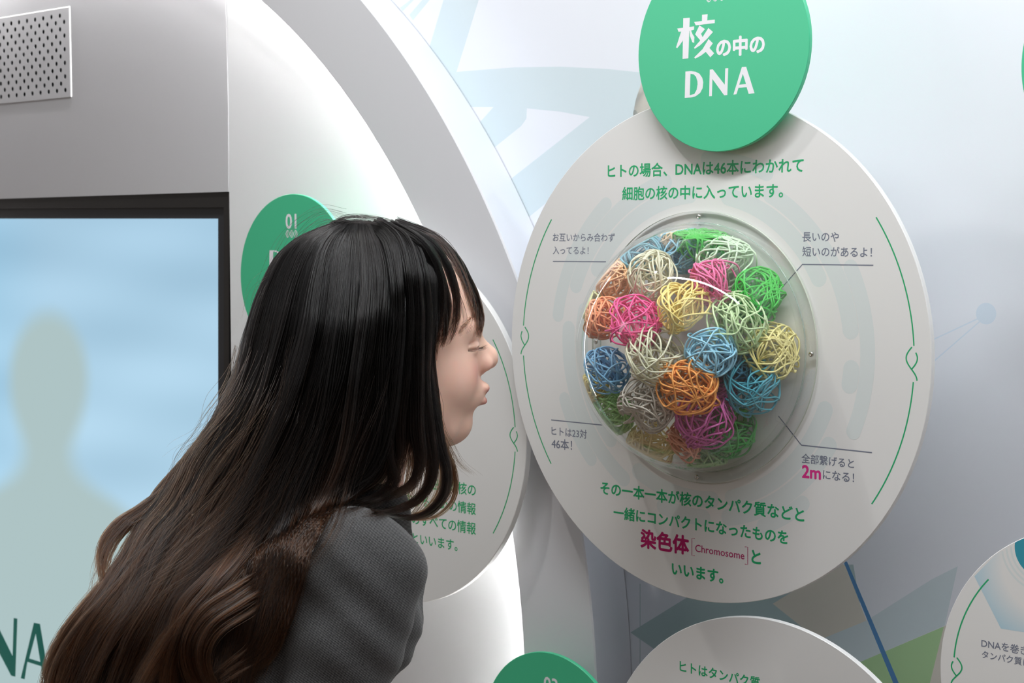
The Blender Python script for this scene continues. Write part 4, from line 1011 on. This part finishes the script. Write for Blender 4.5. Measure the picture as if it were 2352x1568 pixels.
rng = np.random.default_rng(5)
P_all = [strands(G_MAIN[2:], 8000, rng, 80, 12, 3.6, 0.026, spread=0.8), strands(G_MAIN[2:], 6000, rng, 38, 15, 4.5, 0.012, root=(0.0, 0.10), spread=0.9),
         strands(G_MAIN[6:], 1800, rng, 22, 9, 5.0, 0.010, cut=(0.7, 1.0)),
         strands(G_MAIN, 2600, rng, 50, 8, 3, 0.012, push=False, far=True)]
# single locks: curl behind the shoulder, flick at the back, fringe, strays
def lock(pts, o0, o1, w, n, wave=3, jit=2.0, cut=(0.8, 1.0), thick=0.010, push=True, taper=0.5, root=(0.0, 0.02), rise=None):
    pts = np.array(pts, float); out = []
    d = np.gradient(pts, axis=0); nrm = np.stack([-d[:, 1], d[:, 0]], 1); nrm /= np.linalg.norm(nrm, axis=1)[:, None] + 1e-9
    ww = w * (1 - taper * np.linspace(0, 1, len(pts)))[:, None]
    G = guides([(o0, o1, [tuple(p) for p in pts + nrm * ww * s], *([rise] if rise else [])) for s in (-1, -0.33, 0.33, 1)])
    return strands(G, n, rng, max(3, n // 60), wave, jit, thick, push=push, cut=cut, root=root, spread=0.8)
L_ = []
L_.append(lock([(800, 940), (760, 1070), (706, 1190), (640, 1310), (560, 1372), (482, 1425), (448, 1490), (462, 1560), (520, 1640)], 0.03, 0.135, 44, 900, 5, 4, root=(0.0, 0.25), rise=0.6))
L_.append(lock([(770, 1010), (728, 1130), (684, 1240), (655, 1340), (628, 1430), (596, 1495), (545, 1530), (500, 1560)], 0.03, 0.14, 40, 800, 5, 4, root=(0.0, 0.25), rise=0.7))
L_.append(lock([(735, 960), (680, 1100), (590, 1230), (500, 1340), (432, 1410), (400, 1480), (385, 1560), (390, 1640)], 0.03, 0.12, 34, 500, 6, 4, root=(0.0, 0.25), rise=0.6))
L_.append(lock([(760, 900), (710, 1050), (632, 1180), (560, 1290), (470, 1380), (400, 1450), (340, 1540), (300, 1620)], 0.03, 0.12, 26, 380, 6, 4, root=(0.0, 0.25), rise=0.6))
L_.append(lock([(470, 1030), (400, 1120), (335, 1170), (280, 1205), (248, 1250), (236, 1300), (242, 1345)], 0.03, 0.02, 20, 420, 3, 2.5, (0.75, 1.0), root=(0.0, 0.38)))
C_ = [lock([(850, 512), (895, 560), (915, 700), (908, 860), (893, 960), (893, 1040), (905, 1100), (880, 1135), (820, 1160), (770, 1180)], 0.02, 0.096, 14, 220, 3, 2.5),
      lock([(860, 512), (930, 560), (955, 700), (958, 860), (955, 980), (962, 1050), (945, 1110), (890, 1140), (830, 1165)], 0.02, 0.090, 16, 240, 3, 3),
      lock([(865, 512), (950, 570), (975, 700), (975, 860), (985, 980), (992, 1060), (982, 1115), (945, 1155), (890, 1174), (830, 1180)], 0.02, 0.084, 14, 260, 3, 2.5),
      lock([(855, 512), (910, 560), (930, 700), (925, 860), (915, 960), (918, 1040), (905, 1095), (850, 1135)], 0.02, 0.092, 16, 110, 3, 3)]
P_front = [strands(G_MAIN[:2], 2300, rng, 9, 4, 2.2, 0.010, cut=(0.86, 1.0), spread=0.7), strands(G_MAIN[1:3], 1900, rng, 8, 4, 2.2, 0.010, cut=(0.40, 0.72), spread=0.9)] + C_
hair_object('gap_shade_strands', np.vstack([strands(G_MAIN[2:], 4500, rng, 42, 13, 3.2, 0.026, spread=0.7)]), 0.00034, HMF)['label'] = 'near black locks that put shaded gaps into the brown hair'  # darker locks put the shade between the brown ones in by colour
hair_object('front_hair', np.vstack(P_front), 0.00032, HMF)
hair_object('hair_strands', np.vstack(P_all), 0.00034, HM)['label'] = 'long dark hair, browner towards the ends'
hair_object('hair_locks', np.vstack(L_), 0.00034, HM2)['label'] = 'curling ends of the long hair'
F_ = [lock([(905, 512), (990, 540), (1050, 600), (1085, 665), (1102, 720), (1104, 745), (1098, 775)], 0.0, 0.012, 9, 330, 2, 1.5, (0.84, 1.0), 0.004, True, 0.3),
      lock([(900, 514), (985, 552), (1028, 610), (1047, 680), (1044, 740), (1028, 795)], 0.02, 0.056, 7, 110, 2, 2.5, (0.84, 1.0), 0.004, True, 0.0),
      lock([(895, 516), (975, 560), (1010, 625), (1026, 700), (1022, 760), (1010, 800)], 0.02, 0.062, 8, 220, 2, 2.5, (0.84, 1.0), 0.004, True, 0.1),
      lock([(890, 516), (965, 560), (1000, 625), (1008, 700), (1000, 760), (992, 830)], 0.02, 0.066, 12, 260, 2, 3, (0.8, 1.0), 0.004, True, 0.1),
      lock([(905, 513), (995, 550), (1045, 615), (1070, 680), (1078, 730), (1070, 765)], 0.01, 0.045, 16, 26, 3, 5, (0.75, 1.0), 0.003, True, 0.0)]
hair_object('fringe', np.vstack(F_), 0.00026, HMF)
S1_ = [lock([(790, 514), (740, 505), (690, 540), (640, 600), (590, 690), (560, 780)], 0.02, 0.03, 26, 26, 14, 8, (0.5, 1.0), 0.02, False, 0),
      lock([(760, 520), (800, 504), (860, 505), (930, 525), (990, 560)], 0.02, 0.03, 8, 60, 6, 5, (0.4, 0.9), 0.02, False, 0)]
hair_object('stray_hairs', np.vstack(S1_), 0.00012, HMF)
S_ = [lock([(560, 800), (530, 900), (480, 980), (420, 1040), (375, 1110)], 0.02, 0.03, 20, 40, 12, 9, (0.5, 1.0), 0.02, False, 0),
      lock([(985, 840), (1002, 930), (1020, 1010), (1048, 1062), (1090, 1096)], 0.075, 0.07, 7, 40, 5, 5, (0.75, 1.0), 0.006, True, 0),
      lock([(690, 790), (620, 960), (520, 1120), (390, 1290), (260, 1480)], 0.04, 0.12, 100, 120, 22, 10, (0.6, 1.0), 0.012, True, 0, root=(0.0, 0.45)),
      lock([(800, 760), (740, 960), (640, 1160), (520, 1340), (400, 1540)], 0.08, 0.12, 120, 140, 22, 12, (0.6, 1.0), 0.012, True, 0, root=(0.0, 0.45)),
      lock([(300, 1190), (250, 1240), (225, 1300), (205, 1370), (180, 1430)], 0.03, 0.03, 12, 26, 8, 6, (0.4, 1.0), 0.01, False, 0)]
hair_object('stray_hairs', np.vstack(S_), 0.00013, HM2)

# brows and lashes, rooted on the face
def on_face(px, py, lift=0.0006):
    d = Vector(ray(px, py)).normalized(); h = HEAD_T.ray_cast(Vector(CAM), d)
    return None if h[0] is None else np.array(h[0] - d * 0.0 + h[1].normalized() * lift)
B_ = []
for k in range(230):
    t = rng.random(); x = 1056 + 40 * t; y = 760 - 38 * t - 4 * math.sin(t * 3) + rng.normal() * (4.6 - 2.2 * t)
    dx, dy = -5 - 3 * rng.random(), 3 + 3 * rng.random() - 8 * (t > 0.6) * rng.random()
    pts = [on_face(x + dx * q, y + dy * q, 0.0004 + 0.0006 * q) for q in (0, 0.5, 1.0)]
    if all(p is not None for p in pts): B_.append(spline(np.array(pts), 4))
if B_: hair_object('eyebrow', np.array(B_), 0.00009, BROW)
E_ = []
lidp = spline(np.array(LID), 20)
for s in (-1, 1):
    for k in range(60):
        i = int(rng.integers(4, len(lidp))); r0 = lidp[i] * (1, s, 1); f_ = i / len(lidp)
        dv = np.array([0.95 - 0.35 * f_, s * (0.05 + 0.75 * f_), -0.30 + 0.14 * rng.normal()]); L = 0.0095 * (0.65 + 0.5 * rng.random())
        E_.append(np.array([head_pt(*(r0 + dv * L * q + np.array([0, 0, 0.0040]) * q * q)) for q in np.linspace(0, 1, 7)]))
hair_object('eyelashes', np.array(E_), 0.00008, HMF)
